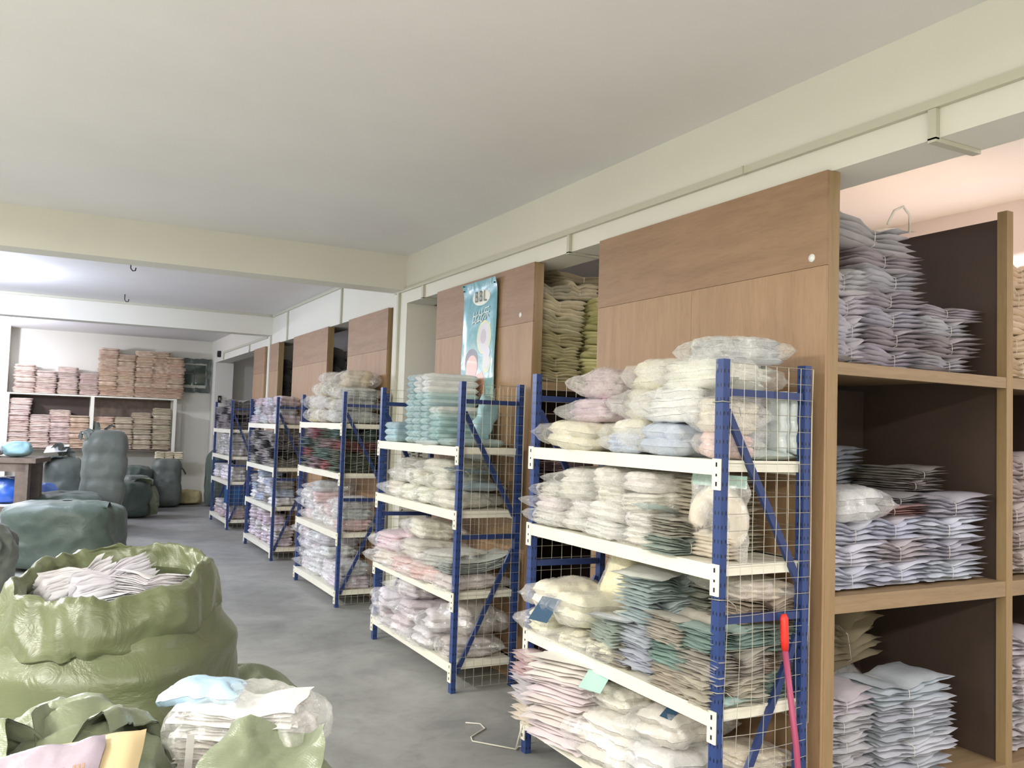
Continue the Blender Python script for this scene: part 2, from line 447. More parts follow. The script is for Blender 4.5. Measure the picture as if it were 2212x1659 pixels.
def m_bag(var, L=.40, W=.29, H=.13):
    k = ('bag', var)
    if k not in MC:
        mb = MB()
        pillow(mb, L, W, H*.96, 30, 24, var+200, 0, 0, .001, 0, 2.8, .010, .010, 18, edge=.02,
               warp=lambda x, y, z: (x, y*(1+.10*max(0, abs(x)/L*2-.75)), max(z+.02*math.sin(x*31+y*11+var)*max(0, abs(x)/L*2-.7), .0006)))
        MC[k] = mb.mesh('plastic_bag')
    return MC[k]
def m_pouch(var):
    """tight glossy wrapped pouch such as a nappy pack, .40 x .13 x .045"""
    k = ('pouch', var)
    if k not in MC:
        mb = MB(); pillow(mb, .40, .125, .049, 22, 14, var+300, 0, 0, 0, 0, 8, .0015, .0035, 30, edge=.003, warp=lambda x, y, z: (x, y, max(z, .0003)))
        MC[k] = mb.mesh('wrapped_pouch')
    return MC[k]
def m_card():
    if 'card' not in MC: MC['card'] = MB().box(-.05, .05, -.035, .035, 0, .001).mesh('card')
    return MC['card']
M['card_blue'] = plain('dark_blue_card', rgb(48, 82, 112), .35, coat=.6)
M['card_teal'] = plain('teal_card', rgb(74, 130, 150), .35, coat=.6)
M['card_mint'] = plain('mint_card', rgb(178, 212, 204), .4, coat=.5)
M['mark'] = plain('dark_print', rgb(52, 54, 58), .6)

RND = random.Random(11)
def jitc(c, a=7):
    l = sum(c)/3; c = [l+(v-l)*.85 for v in c]; c = [v+(250-v)*.2 for v in c]; d = RND.uniform(-a, a)
    return rgb(*[max(0, min(246, v+d+RND.uniform(-a*.3, a*.3))) for v in c])
def put(kind, x, y, z, L, W, H, col, label, group=None, rz=0, rx=0, ry=0, film='film', card=None, name=None, cat=None, mat=None, n=7, string=True, var=None):
    """stands one thing of goods with its bottom centre at x, y, z"""
    v = RND.randrange(5) if var is None else var
    nm = name or {'bundle': 'garment_bundle', 'bag': 'bagged_garment', 'pouch': 'wrapped_pack', 'folded': 'folded_bundle', 'flat': 'flat_garment_pack'}[kind]
    ct = cat or {'bundle': 'garment bundle', 'bag': 'bagged garment', 'pouch': 'wrapped pack', 'folded': 'folded bundle', 'flat': 'garment pack'}[kind]
    c = jitc(col)
    if kind == 'pouch':
        o = link(nm, m_pouch(v), None, None, c)
        if not o.data.materials: o.data.materials.append(M['pack'])
        o.location = (x, y, z); o.rotation_euler = (rx, ry, rz); o.scale = (L/.40, W/.125, H/.047)
        return tag(o, label, ct, group)
    if kind == 'flat':
        me = m_layers(v, 1, .36, .27, .02, 0)
        o = link(nm, me, None, None, c)
        if not me.materials: me.materials.append(M['pack'])
        o.location = (x, y, z); o.rotation_euler = (rx, ry, rz); o.scale = (L/.36, W/.27, H/.02)
        return tag(o, label, ct, group)
    if kind == 'bag':
        L *= RND.uniform(.90, 1.06); W *= RND.uniform(.92, 1.08); H *= RND.uniform(.95, 1.1); rx += RND.uniform(-.06, .06); ry += RND.uniform(-.05, .07); rz += RND.uniform(-.12, .12)
    t = thing(nm, label, ct, (x, y, z), rz, group); t.rotation_euler = (rx, ry, rz)
    if kind == 'bundle':
        me = m_layers(v, n); ps = link('packs', me, None, t, c); t.scale = (L/.36, W/.27, H/.10)
        if not me.materials: me.materials.append(M[mat or 'pack'])
        if mat: ps.material_slots[0].link = 'OBJECT'; ps.material_slots[0].material = M[mat]
        if string: link('string', m_string(), M['string'], t).location.x = PX[('layers', v, n, .36, .27, .10, .28)]
    elif kind == 'folded':
        me = m_layers(v, 4, .36, .30, .105, .22, .010, 14, 12, .005, .03, 9, 1.08); ps = link('folded_cloth', me, None, t, c); t.scale = (L/.36, W/.30, H/.105)
        if not me.materials: me.materials.append(M['cloth'])
        if mat: ps.material_slots[0].link = 'OBJECT'; ps.material_slots[0].material = M[mat]
        if string: link('string', m_string(.30, .105, .22), M['string'], t).location.x = PX[('layers', v, 4, .36, .30, .105, .22)]
    elif kind == 'bag':
        me = m_garment(v); ps = link('garment', me, None, t, c); t.scale = (L/.40, W/.29, H/.13)
        if not me.materials: me.materials.append(M['satin'])
        if film: 
            b = link('clear_bag', m_bag(v), None, t)
            if not b.data.materials: b.data.materials.append(M['film'])
            if film != 'film': b.material_slots[0].link = 'OBJECT'; b.material_slots[0].material = M[film]
        else:
            if ps.material_slots[0].material != M['pack']: ps.material_slots[0].link = 'OBJECT'; ps.material_slots[0].material = M['pack']
    if card:
        cd = link('card', m_card(), None, t)
        if not cd.data.materials: cd.data.materials.append(M['card_blue'])
        cd.material_slots[0].link = 'OBJECT'; cd.material_slots[0].material = M[card[0]]
        cd.location = card[1]; cd.rotation_euler = card[2]; cd.scale = card[3] if len(card) > 3 else (1, 1, 1)
    return t
ORD = ['bottom', 'second from bottom', 'third from bottom', 'fourth from bottom', 'fifth from bottom', 'sixth from bottom', 'seventh from bottom', 'eighth from bottom',
       'ninth from bottom', 'tenth from bottom', 'eleventh from bottom', 'twelfth from bottom', 'thirteenth from bottom']
def od(i, n): return 'top' if (i == n-1 and n > 1) else ORD[i]

# ------------------------------------------------------------------ blue racks
def wire_panel(m, a, b, z0, z1, step=.0645, r=.0013, wob=0):
    """vertical grid between plan points a and b"""
    ax, ay = a; bx, by = b; L = math.hypot(bx-ax, by-ay); n = max(1, round(L/step)); k = round((z1-z0)/step)
    nx, ny = -(by-ay)/L, (bx-ax)/L
    def P(s, z, off=0):
        w = wob*math.sin(s*5+z*4)*math.sin(z*2.2)
        return (ax+(bx-ax)*s+nx*(off+w), ay+(by-ay)*s+ny*(off+w), z)
    for i in range(n+1):
        if wob: m.tube([P(i/n, z0+(z1-z0)*j/10) for j in range(11)], r, 4, smooth=False)
        else: m.tube([P(i/n, z0), P(i/n, z1)], r, 4, smooth=False)
    for j in range(k+1):
        z = z0+(z1-z0)*j/k
        if wob: m.tube([P(q/4, z, r*2) for q in range(5)], r, 4, smooth=False)
        else: m.tube([P(0, z, r*2), P(1, z, r*2)], r, 4, smooth=False)
def rack(label, x0, y0, y1, depth, zs, wob=0, detail=True):
    t = thing('blue_shelf_rack', label, 'shelf rack', (x0, y0, 0))
    D, Ln = depth, y1-y0
    for (px, py) in ((0, 0), (0, Ln), (D, 0), (D, Ln)):
        m = MB().box(-.017, .017, -.022, .022, 0, 2.0)
        u = m.build('upright', M['post'], t); u.location = (px+(.017 if px == 0 else -.017), py+(.022 if py == 0 else -.022), 0)
    for py in (.022, Ln-.022):
        zb = [(.04, 1.87, D-.04, 1.87), (.04, 1.80, D-.04, 1.12), (.04, .99, D-.04, .985), (.04, .12, D-.04, .90), (.04, 1.10, D-.04, .99)]
        for i, (a, b, c, d) in enumerate(zb[:4]):
            MB().bar((a, py, b), (c, py, d), .03, .018 if abs(b-d) > .1 else .03, (0, 1, 0)).build('brace', M['blue'], t)
    for z in zs:
        m = MB().box(.004, D-.004, .026, Ln-.026, z-.012, z)
        m.box(-.006, .03, .024, Ln-.024, z-.058, z+.002)
        m.box(D-.03, D+.004, .024, Ln-.024, z-.058, z)
        m.box(.03, D-.03, .03, .045, z-.045, z-.002)
        s = m.build('shelf', M['shelf'], t)
        for py in (-.002, Ln-.043):
            b = MB().box(-.010, -.003, py, py+.045, z-.115, z+.006)
            if detail:
                b.box(-.0115, -.009, py+.016, py+.024, z-.025, z-.008).box(-.0115, -.009, py+.016, py+.024, z-.062, z-.052).box(-.0115, -.009, py+.016, py+.024, z-.10, z-.083)
            b = b.build('bracket', M['shelf'], s)
            b.data.materials.append(M['slot'])
            for p in b.data.polygons[6:]: p.material_index = 1
    m = MB(); wire_panel(m, (.03, -.008), (D, -.008), .03, 1.985, wob=wob); m.build('end_mesh', M['wire'], t)
    m = MB(); wire_panel(m, (.03, Ln+.006), (D, Ln+.006), .03, 1.985); m.build('end_mesh', M['wire'], t)
    m = MB(); wire_panel(m, (D+.008, .0), (D+.008, Ln), .55, 1.985); m.build('back_mesh', M['wire'], t)
    return t
RACKS = [
    ('nearest blue steel rack with wire mesh ends, red-tipped pole at its side', 2.29, 2.55, 4.05, .475, (1.605, 1.200, .645, .185)),
    ('second blue steel rack, light blue wrapped packs on its top shelf', 2.345, 5.08, 6.63, .465, (1.570, 1.155, .630, .185)),
    ('middle blue steel rack, heaped above its top with khaki bags', 2.41, 7.83, 9.36, .45, (1.700, 1.235, .680, .150)),
    ('fourth blue steel rack from the camera, lilac bags on its top shelf', 2.45, 10.68, 12.30, .41, (1.664, 1.130, .650, .150)),
    ('farthest blue steel rack, standing nearest the back wall', 2.48, 13.84, 15.36, .375, (1.55, 1.130, .740, .150)),
]
for i, (lb, x0, y0, y1, d, zs) in enumerate(RACKS):
    rack(lb, x0, y0, y1, d, zs, wob=.012 if i == 0 else (.006 if i < 3 else 0), detail=i < 3)
# wire ties and the string on the floor
for (x, y, z, lb) in [(2.307, 2.572, 1.83, 'thin wire tie high on the front post of the nearest blue rack'), (2.307, 2.572, 1.07, 'thin wire tie at mid height on the front post of the nearest blue rack'),
                      (2.307, 2.572, .72, 'thin wire tie low on the front post of the nearest blue rack'), (2.307, 4.028, .50, 'thin wire tie on the far front post of the nearest blue rack'),
                      (2.362, 5.10, 1.42, 'thin wire tie on the front post of the second blue rack')]:
    o = MB().tube([(-.024, -.028, .004), (.024, -.028, 0), (.024, .028, -.003), (-.024, .028, 0)], .002, 5, closed=True).tube([(.024, -.028, 0), (.05, -.04, -.02), (.055, -.045, -.05)], .0016, 5).build('wire_tie', M['wire'])
    o.location = (x, y, z); tag(o, lb, 'wire tie', 'wire ties on the rack posts')
s_ = MB(); s_.tube([(2.285, 4.0, .2), (2.275, 4.04, .1), (2.27, 4.07, .006), (2.30, 4.10, .004), (2.335, 4.09, .004), (2.34, 4.03, .1), (2.332, 4.0, .17)], .005, 6)
s_.tube([(2.27, 4.07, .006), (2.2, 4.16, .005), (2.11, 4.27, .005), (2.13, 4.33, .005), (2.26, 4.42, .005), (2.27, 4.5, .005), (2.2, 4.55, .005)], .004, 6)
tag(s_.build('white_string', M['string']), 'white string trailing on the floor at the nearest rack foot', 'string')
pb = thing('pink_pole', 'pink pole with a red grip leaning on the nearest rack mesh', 'pole', (2.635, 2.44, 0))
MB().tube([(.02, 0, 0), (.0, .04, .5), (-.018, .088, .86)], .0125, 12).build('shaft', M['pink'], pb)
MB().tube([(-.018, .088, .86), (-.020, .089, .90), (-.022, .091, .985), (-.022, .092, 1.0)], [.0145, .017, .0165, .009], 12).build('grip', M['red'], pb)

# ------------------------------------------------------------------ wooden shelving rows behind the beam
def wood_row(label, y0, y1, seam, xs=(4.14,), z1=2.03, z2=1.04, stickers=(), top=2.848):
    t = thing('wooden_shelving', label, 'wooden shelving', (2.88, y0, 0)); W = y1-y0
    MB().box(-.014, 0, 0, W, 2.44, top).build('upper_panel', M['ply_h'], t)
    ys = [0]+list(seam)+[W]
    for a, b in zip(ys, ys[1:]): MB().box(-.014, 0, a+.001, b-.001, .0, 2.438).build('side_panel', M['ply_v'], t)
    for py in (0, W-.06): MB().box(.0, .062, py, py+.06, 0, top).build('post', M['pine'], t)
    for x in xs:
        MB().box(x-2.88, x-2.87, .05, W-.05, .02, top-.02).build('divider_panel', M['hard'], t)
        MB().box(x-2.90, x-2.85, 0, .05, 0, top+.012).build('post', M['pine'], t)
    L = 2.52
    for z, th in ((z1, .052), (z2, .072), (.17, .05)):
        MB().box(.002, L, .03, W-.03, z-.014, z).build('shelf_board', M['pine_h'], t)
        for py in (.002, W-.032): MB().box(.063, L, py, py+.03, z-th, z+.001).build('shelf_rail', M['pine_h'], t)
    MB().box(.07, L, W/2-.006, W/2+.006, .18, 1.0).build('back_panel', M['hard'], t)
    MB().box(.07, L, W/2-.006, W/2+.006, 1.05, 1.98).build('back_panel', M['hard'], t)
    MB().box(L-.01, L, .05, W-.05, .02, 2.4).build('end_panel', M['hard'], t)
    for (y, z) in stickers:
        o = MB().tube([(-.0165, 0, 0), (-.0141, 0, 0)], .018, 12).build('sticker', M['paper'], t); o.location = (0, y-y0, z)
        o['label'] = 'small round white sticker'
    return t
wood_row('nearest wooden shelving row with white bundles, its plywood side behind the nearest blue rack', 2.57, 4.30, (.87,), stickers=[(2.65, 2.48), ])
wood_row('second wooden shelving row, the turquoise poster pinned on its plywood side', 5.09, 6.77, (.75,), stickers=[(5.27, 2.50)])
wood_row('third wooden shelving row, just beyond the white column', 7.98, 9.25, (.6,))
wood_row('fourth wooden shelving row, broad plywood side behind the fourth blue rack', 10.05, 11.70, (.8,))
wood_row('narrow wooden shelving row just before the far column', 12.55, 13.12, ())
wood_row('farthest wooden shelving row with narrow plywood side beyond the far column', 13.46, 14.27, ())
for (x, z) in ((3.46, .0), ):
    pass

# goods on the nearest wooden row (faces the camera)
WH = (228, 224, 232); LG = (224, 226, 242); CR = (222, 210, 168); PE = (226, 196, 158)
def stack(x, y, z, n, kind, L, W, H, cols, txt, where, group, rz=0, tight=.93, jx=.012, layers_n=7, **k):
    if kind == 'bundle': k['n'] = layers_n
    for i in range(n):
        c = cols[i % len(cols)]
        lab = '%s, %s' % (txt, where) + (', '+od(i, n) if n > 1 else '')
        put(kind, x+RND.uniform(-jx, jx), y+RND.uniform(-jx, jx), z+i*H*tight, L*RND.uniform(.95, 1.04), W*RND.uniform(.96, 1.03), H, c, lab, group, rz=rz+RND.uniform(-.05, .05), **k)
NK = {'layers_n': 5}
G = 'white garment bundles on the nearest wooden shelves'
stack(3.09, 2.76, 2.032, 3, 'bundle', .27, .28, .11, [WH], 'white tied garment bundle', 'upper wooden shelf, left front stack', G, **NK)
stack(3.09, 2.76, 2.032+.31, 1, 'bundle', .30, .28, .12, [WH], 'white tied garment bundle bulging over the left front stack', 'upper wooden shelf', G, **NK)
stack(3.42, 2.80, 2.032, 6, 'bundle', .46, .30, .098, [WH, (206, 196, 202)], 'white tied garment bundle', 'upper wooden shelf, tall middle stack', G, **NK)
stack(3.28, 2.84, 2.032+6*.091, 1, 'bundle', .58, .32, .13, [(208, 202, 208)], 'big white garment bundle crowning the tall stack', 'upper wooden shelf', G, ry=.10, **NK)
stack(3.86, 2.82, 2.032, 3, 'bundle', .40, .30, .095, [WH, (206, 196, 202)], 'white tied garment bundle', 'upper wooden shelf, right stack', G, **NK)
stack(3.90, 2.81, 2.032+.268, 1, 'bundle', .44, .26, .07, [WH], 'white bundle lying slanted over the right stack', 'upper wooden shelf', G, **NK)
put('bag', 3.80, 3.22, 2.032, .5, .34, .40, (150, 134, 100), 'large khaki bag behind the right stack on the upper wooden shelf', None, film='film_hazy')
G = 'glossy grey white bundles on the middle wooden shelf'
stack(3.12, 2.76, 1.042, 3, 'bundle', .36, .28, .105, [LG], 'glossy grey-white tied bundle', 'middle wooden shelf, left stack', G, **NK)
put('bag', 3.15, 2.74, 1.042+.30, .42, .32, .16, (190, 190, 192), 'clear crinkled bag draped on the left stack of the middle wooden shelf')
stack(3.47, 2.78, 1.042, 3, 'bundle', .36, .28, .11, [LG, (198, 190, 196)], 'glossy grey-white tied bundle', 'middle wooden shelf, centre stack', G, **NK)
stack(3.47, 2.82, 1.042+.315, 2, 'bundle', .40, .30, .05, [(206, 150, 146), (176, 172, 178)], 'thin wrapped bundle on the centre stack', 'middle wooden shelf', G, **NK)
stack(3.84, 2.78, 1.042, 4, 'bundle', .42, .29, .108, [LG, (190, 190, 204)], 'glossy grey-white tied bundle', 'middle wooden shelf, right stack', G, **NK)
stack(3.82, 2.95, 1.042+.415, 2, 'bundle', .38, .30, .06, [(176, 168, 160)], 'flat brownish grey wrapped bundle on the right stack', 'middle wooden shelf', G, **NK)
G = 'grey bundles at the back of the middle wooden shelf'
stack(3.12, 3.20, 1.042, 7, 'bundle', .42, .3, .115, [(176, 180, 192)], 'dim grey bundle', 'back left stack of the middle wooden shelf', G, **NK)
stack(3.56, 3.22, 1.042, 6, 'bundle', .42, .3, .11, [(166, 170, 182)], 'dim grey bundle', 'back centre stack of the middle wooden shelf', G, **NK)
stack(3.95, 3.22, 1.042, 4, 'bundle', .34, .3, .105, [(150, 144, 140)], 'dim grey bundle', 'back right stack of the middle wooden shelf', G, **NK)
G = 'wrapped bundles on the lowest wooden shelf'
stack(3.10, 2.76, .172, 5, 'bundle', .34, .28, .09, [(206, 200, 210), (186, 186, 190)], 'grey-white glossy bundle', 'lowest wooden shelf, left stack', G, **NK)
stack(3.56, 2.78, .172, 5, 'bundle', .50, .30, .092, [(186, 196, 204), (204, 206, 218)], 'grey-white glossy bundle', 'lowest wooden shelf, right stack', G, **NK)
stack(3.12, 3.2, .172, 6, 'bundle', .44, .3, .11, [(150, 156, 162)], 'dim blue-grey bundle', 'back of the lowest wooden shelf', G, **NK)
put('bag', 3.58, 3.18, .172, .4, .34, .40, (150, 148, 146), 'grey bag at the back of the lowest wooden shelf')
put('bundle', 3.62, 3.18, .172+.40, .44, .32, .26, (170, 152, 116), 'khaki leaning bundle at the back of the lowest wooden shelf', ry=-.2)
put('bundle', 3.9, 3.0, .172, .2, .3, .05, (120, 100, 70), 'small brown flat bundle by the divider on the lowest wooden shelf')
# a carrying handle of white tape on the crowning bundle
o = MB().tube([(3.36, 2.66, 2.70), (3.40, 2.655, 2.77), (3.455, 2.65, 2.795), (3.50, 2.65, 2.76), (3.505, 2.655, 2.68)], [.006]*5, 6).build('tape_loop', M['string'])
o.scale = (1, 1, 1); tag(o, 'white tape loop standing on the topmost white bundle of the upper wooden shelf', 'tape loop')
G = 'bundles beyond the wooden divider at the right edge'
for z, kind, col, nn, h in ((2.032, 'folded', PE, 5, .13), (1.042, 'bundle', (206, 188, 184), 5, .13), (.172, 'bundle', (204, 198, 200), 5, .12)):
    stack(4.42, 2.8, z, nn, kind, .42, .3, h, [col], {2.032: 'peach folded bundle', 1.042: 'pinkish wrapped bundle', .172: 'grey-white wrapped bundle'}[z], 'right of the wooden divider', G, **NK)
# yellow bundles in the gap: front of the second wooden row
G = 'cream yellow bundles in the gap of the second wooden row'
YE = (218, 206, 152)
stack(3.14, 5.30, 2.032, 4, 'folded', .36, .30, .095, [YE], 'cream-yellow folded bundle', 'gap beside the poster panel, left stack', G, ry=.05)
stack(3.145, 5.30, 2.032+4*.09, 2, 'folded', .38, .30, .125, [(222, 212, 168)], 'thick cream-yellow bundle high in the gap', 'left stack', G, ry=.10)
put('folded', 3.10, 5.32, 2.032+.60, .30, .28, .10, (190, 182, 150), 'dim cream bundle high in the gap beside the wooden post', G)
put('folded', 3.33, 5.34, 2.032+.61, .30, .3, .13, (206, 192, 150), 'cream bundle wedged near the top of the gap on the right', G)
for i in range(6):
    put('folded', 3.50+RND.uniform(-.02, .02), 5.26, 2.032+i*.10, .28, .30, .12, (226, 218, 140), 'bright yellow loose bundle, right column in the gap, %s' % od(i, 6), G, rz=PI/2+RND.uniform(-.4, .4), string=False)
put('folded', 3.42, 5.4, 2.032+.74, .6, .3, .07, (188, 176, 132), 'wide flat khaki bundle right under the beam in the gap', G)
G = 'mauve bundles low in the second wooden row'
stack(3.12, 5.32, 1.042, 5, 'bundle', .36, .28, .10, [(176, 140, 150)], 'mauve bundle', 'gap behind the nearest blue rack, left', G)
stack(3.50, 5.32, 1.042, 4, 'bundle', .36, .28, .10, [(160, 136, 144)], 'mauve bundle', 'gap behind the nearest blue rack, right', G)
stack(3.12, 5.32, .172, 4, 'bundle', .36, .28, .10, [(190, 150, 160)], 'pinkish bundle low in the gap', 'behind the nearest blue rack', G)
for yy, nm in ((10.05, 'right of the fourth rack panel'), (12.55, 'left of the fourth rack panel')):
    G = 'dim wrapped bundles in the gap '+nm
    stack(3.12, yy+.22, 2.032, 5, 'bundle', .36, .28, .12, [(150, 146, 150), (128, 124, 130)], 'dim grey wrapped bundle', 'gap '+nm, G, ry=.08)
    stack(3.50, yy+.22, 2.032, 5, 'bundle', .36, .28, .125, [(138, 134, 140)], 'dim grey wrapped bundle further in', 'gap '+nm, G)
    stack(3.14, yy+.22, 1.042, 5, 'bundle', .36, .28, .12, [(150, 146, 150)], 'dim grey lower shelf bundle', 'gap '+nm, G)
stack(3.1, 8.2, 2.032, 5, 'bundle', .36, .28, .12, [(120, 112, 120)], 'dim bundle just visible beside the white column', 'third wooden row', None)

# ------------------------------------------------------------------ goods on the nearest blue rack
CRM = (232, 224, 190); WHT = (240, 236, 228); LIL = (206, 178, 194); MAU = (196, 166, 172); BLU = (182, 198, 224); GRY = (196, 200, 204); MNT = (170, 200, 194); BEI = (214, 200, 182); PNK = (226, 184, 186)
Z = 1.607
put('bag', 2.47, 3.70, Z, .46, .56, .15, CRM, 'clear bag of cream garments on the top shelf of the nearest rack, far corner', card=None)
put('bag', 2.50, 3.62, Z+.135, .40, .40, .13, (214, 184, 204), 'lilac garments in clear bag, middle of the pile, far end of nearest rack top shelf')
put('bag', 2.52, 3.60, Z+.25, .38, .38, .15, (200, 166, 176), 'mauve pack topping the far pile on the nearest rack', film='film_hazy', card=('card_blue', (-.10, .02, .008), (0, -.3, .2), (.7, 1, 1)))
put('bag', 2.50, 3.27, Z, .42, .30, .15, (222, 214, 190), 'beige bag sagging between cream and blue bags, top shelf of nearest rack')
put('bag', 2.52, 3.22, Z+.14, .42, .32, .16, (214, 208, 186), 'beige clear bag with dark tag, middle of the second pile, nearest rack top', card=('card_blue', (-.02, .05, .145), (.4, -.5, .3), (1.3, .8, 1)))
put('bag', 2.56, 3.20, Z+.28, .40, .30, .15, (218, 212, 184), 'pale beige bag topping the second pile on the nearest rack')
put('bag', 2.45, 2.98, Z, .42, .36, .15, BLU, 'light blue garments in a clear bag at the shelf edge of the nearest rack')
put('bag', 2.37, 3.26, Z, .22, .20, .09, (170, 190, 224), 'small light blue bag at the shelf edge beside the larger blue bag', rz=.5)
put('bag', 2.48, 2.92, Z+.14, .46, .38, .15, (250, 248, 242), 'white folded bag lying on the light blue bag of the nearest rack', var=2)
put('bag', 2.46, 2.80, Z+.275, .48, .42, .14, (246, 242, 226), 'off-white bag tilted against the blue post, nearest rack top shelf', rz=.15, ry=.12, var=1)
put('bag', 2.42, 2.675, Z, .26, .20, .11, (222, 184, 178), 'pink garments in a small bag by the front post, nearest rack top shelf')
put('bag', 2.42, 2.68, Z+.10, .30, .22, .14, (220, 206, 184), 'beige crinkled bag on the small pink one by the front post')
put('bag', 2.50, 2.72, Z+.385, .44, .30, .12, (196, 202, 202), 'clear grey bag perched highest on the nearest rack, behind the front post', film='film_hazy')
put('bag', 2.60, 2.78, Z+.04, .26, .30, .15, (190, 192, 198), 'round grey bag seen through the end mesh of the nearest rack')
put('bag', 2.56, 2.80, Z+.18, .34, .30, .13, (176, 172, 170), 'dim grey bag above the round grey bag, end mesh of nearest rack')
put('flat', 2.62, 2.72, Z, .26, .28, .035, (188, 206, 200), 'flat pale green pack under the round grey bag, nearest rack top shelf')
for i, xx in enumerate((2.665, 2.725)):
    put('pouch', xx-.02, 2.66, Z+.155, .26, .14, .055, (196, 208, 210), 'slim grey-blue pack standing upright at the rear post, %s' % ('left' if i == 0 else 'right'), 'slim packs standing upright on the top shelf', ry=PI/2)
Z = 1.202
wt = 'second shelf of nearest rack'
gl = 'white bagged garments on the second shelf of the nearest rack'
for (y, xs, n, h, nm) in ((3.88, 2.44, 3, .08, 'far stack'), (3.66, 2.46, 4, .082, 'second stack from far end'), (3.40, 2.45, 4, .085, 'third stack from far end'), (3.13, 2.46, 4, .082, 'fourth stack from far end')):
    for i in range(n):
        put('bag', xs+RND.uniform(-.015, .02), y+RND.uniform(-.01, .01), Z+i*h*.92, .42, .29, h*1.12, [WHT, (236, 228, 226), (234, 230, 214)][i % 3], 'white bagged garment, %s, %s, %s' % (wt, nm, od(i, n)), gl, rz=RND.uniform(-.15, .15))
stack(2.62, 3.62, Z, 3, 'bundle', .26, .4, .11, [(226, 218, 196)], 'cream layered pile at the back', wt+', far half', gl, rz=PI/2)
stack(2.60, 2.98, Z, 3, 'bundle', .34, .34, .11, [(216, 210, 186)], 'cream layered pile at the back', wt+', near half', gl)
stack(2.40, 2.89, Z, 2, 'bundle', .28, .20, .075, [(176, 190, 182), (200, 196, 184)], 'small greenish layered bundle beside the large clear bag', wt, gl)
put('flat', 2.37, 3.03, Z+.16, .24, .16, .018, MNT, 'mint green flat pack sticking out on the second shelf of the nearest rack', ry=.15, rz=.4)
# large clear bag with mint header standing by the front post
lb_ = thing('header_bag', 'large clear bag with mint header holding a curled white garment, second shelf', 'bagged garment', (2.43, 2.72, Z), .12)
m = MB()
pts = [(0, .11*math.cos(a)-.00, .15+.105*math.sin(a)) for a in [PI*(-.45+1.9*i/22) for i in range(23)]]
m.tube(pts, [.028+.016*math.sin(PI*i/22) for i in range(23)], 10)
for i in range(6): pillow(m, .10, .22, .02, 8, 8, 500+i, 0, 0, .004+i*.015)
g_ = m.build('garment', M['satin'], lb_, rgb(226, 216, 202)); 
pillow_ = MB(); pillow(pillow_, .34, .30, .09, 28, 24, 77, pw=1.6, wav=.006, crum=.008, cf=16)
b_ = pillow_.build('clear_bag', M['film'], lb_); b_.rotation_euler = (0, PI/2, 0); b_.location = (-.045, 0, .172)
hd = MB(); hd.box(-.006, .006, -.14, .14, 0, .05); h_ = hd.build('header_card', M['card_mint'], lb_); h_.location = (0, 0, .29)
Z = .648
wt = 'third shelf of nearest rack'
put('bag', 2.42, 3.90, Z, .46, .27, .13, (234, 228, 196), 'lowest cream roll in clear bag at the far post, third shelf of nearest rack')
put('bag', 2.44, 3.86, Z+.125, .48, .30, .14, (230, 222, 190), 'upper cream roll in clear bag at the far post, third shelf of nearest rack')
put('bag', 2.42, 3.62, Z, .46, .26, .10, (234, 228, 198), 'cream roll lying second from the far post, third shelf of nearest rack')
put('bag', 2.42, 3.58, Z+.10, .50, .34, .15, (236, 230, 196), 'fat cream roll with dark blue card, third shelf of nearest rack', card=('card_blue', (-.19, .08, .05), (0, -.9, .2), (1.1, 1.6, 1)))
put('bag', 2.42, 3.36, Z, .44, .26, .10, (230, 224, 192), 'cream roll under the white packs, third shelf of nearest rack')
tri = thing('puffy_cream_bag', 'big pointed cream bag leaning upright on the back mesh of the nearest rack', 'bagged garment', (2.60, 3.56, Z+.16), .25)
m = MB()
def trif(u, v):
    a = u*2*PI; r = (1-v)**.75*(.18+.02*vn(math.cos(a)*2, math.sin(a)*2, v*4, 3))+.002; ex = 3
    c, s = math.cos(a), math.sin(a); k = (abs(c)**ex+abs(s)**ex)**(-1/ex)
    return (c*k*r*.55-.04*v, s*k*r, v*.36+ridge(c*2, s*2, v*3, 4)*.008)
m.grid(trif, 40, 22, wrap_u=True); m.build('garment', M['satin'], tri, rgb(234, 226, 184))
def trig(u, v):
    x, y, z = trif(u, v); q = ridge(u*9, v*8, 2, 9)*.008
    return (x*1.09+q, y*1.09+q, z*1.03-.002+q*.5)
MB().grid(trig, 48, 28, wrap_u=True).build('clear_bag', M['film'], tri)
for i in range(4):
    put('bundle', 2.44+RND.uniform(-.01, .01), 3.10+RND.uniform(-.012, .012), Z+.02+i*.102, .30, .26, .105, [(206, 216, 228), (214, 222, 230), (198, 212, 220), (188, 208, 204)][i], 'blue-white envelope bundle, tall middle stack, %s, %s' % (wt, od(i, 4)), 'envelope bundles on the third shelf', n=10, string=False, rz=RND.uniform(-.1, .1), var=i)
put('flat', 2.40, 3.08, Z+.435, .32, .28, .02, (196, 200, 190), 'printed flat pack topping the tall envelope stack of the nearest rack', ry=-.1, rz=.3)
put('flat', 2.34, 3.26, Z+.20, .30, .26, .02, (210, 214, 222), 'white flat pack sliding off beside the tall envelope stack', rz=.5, ry=.12)
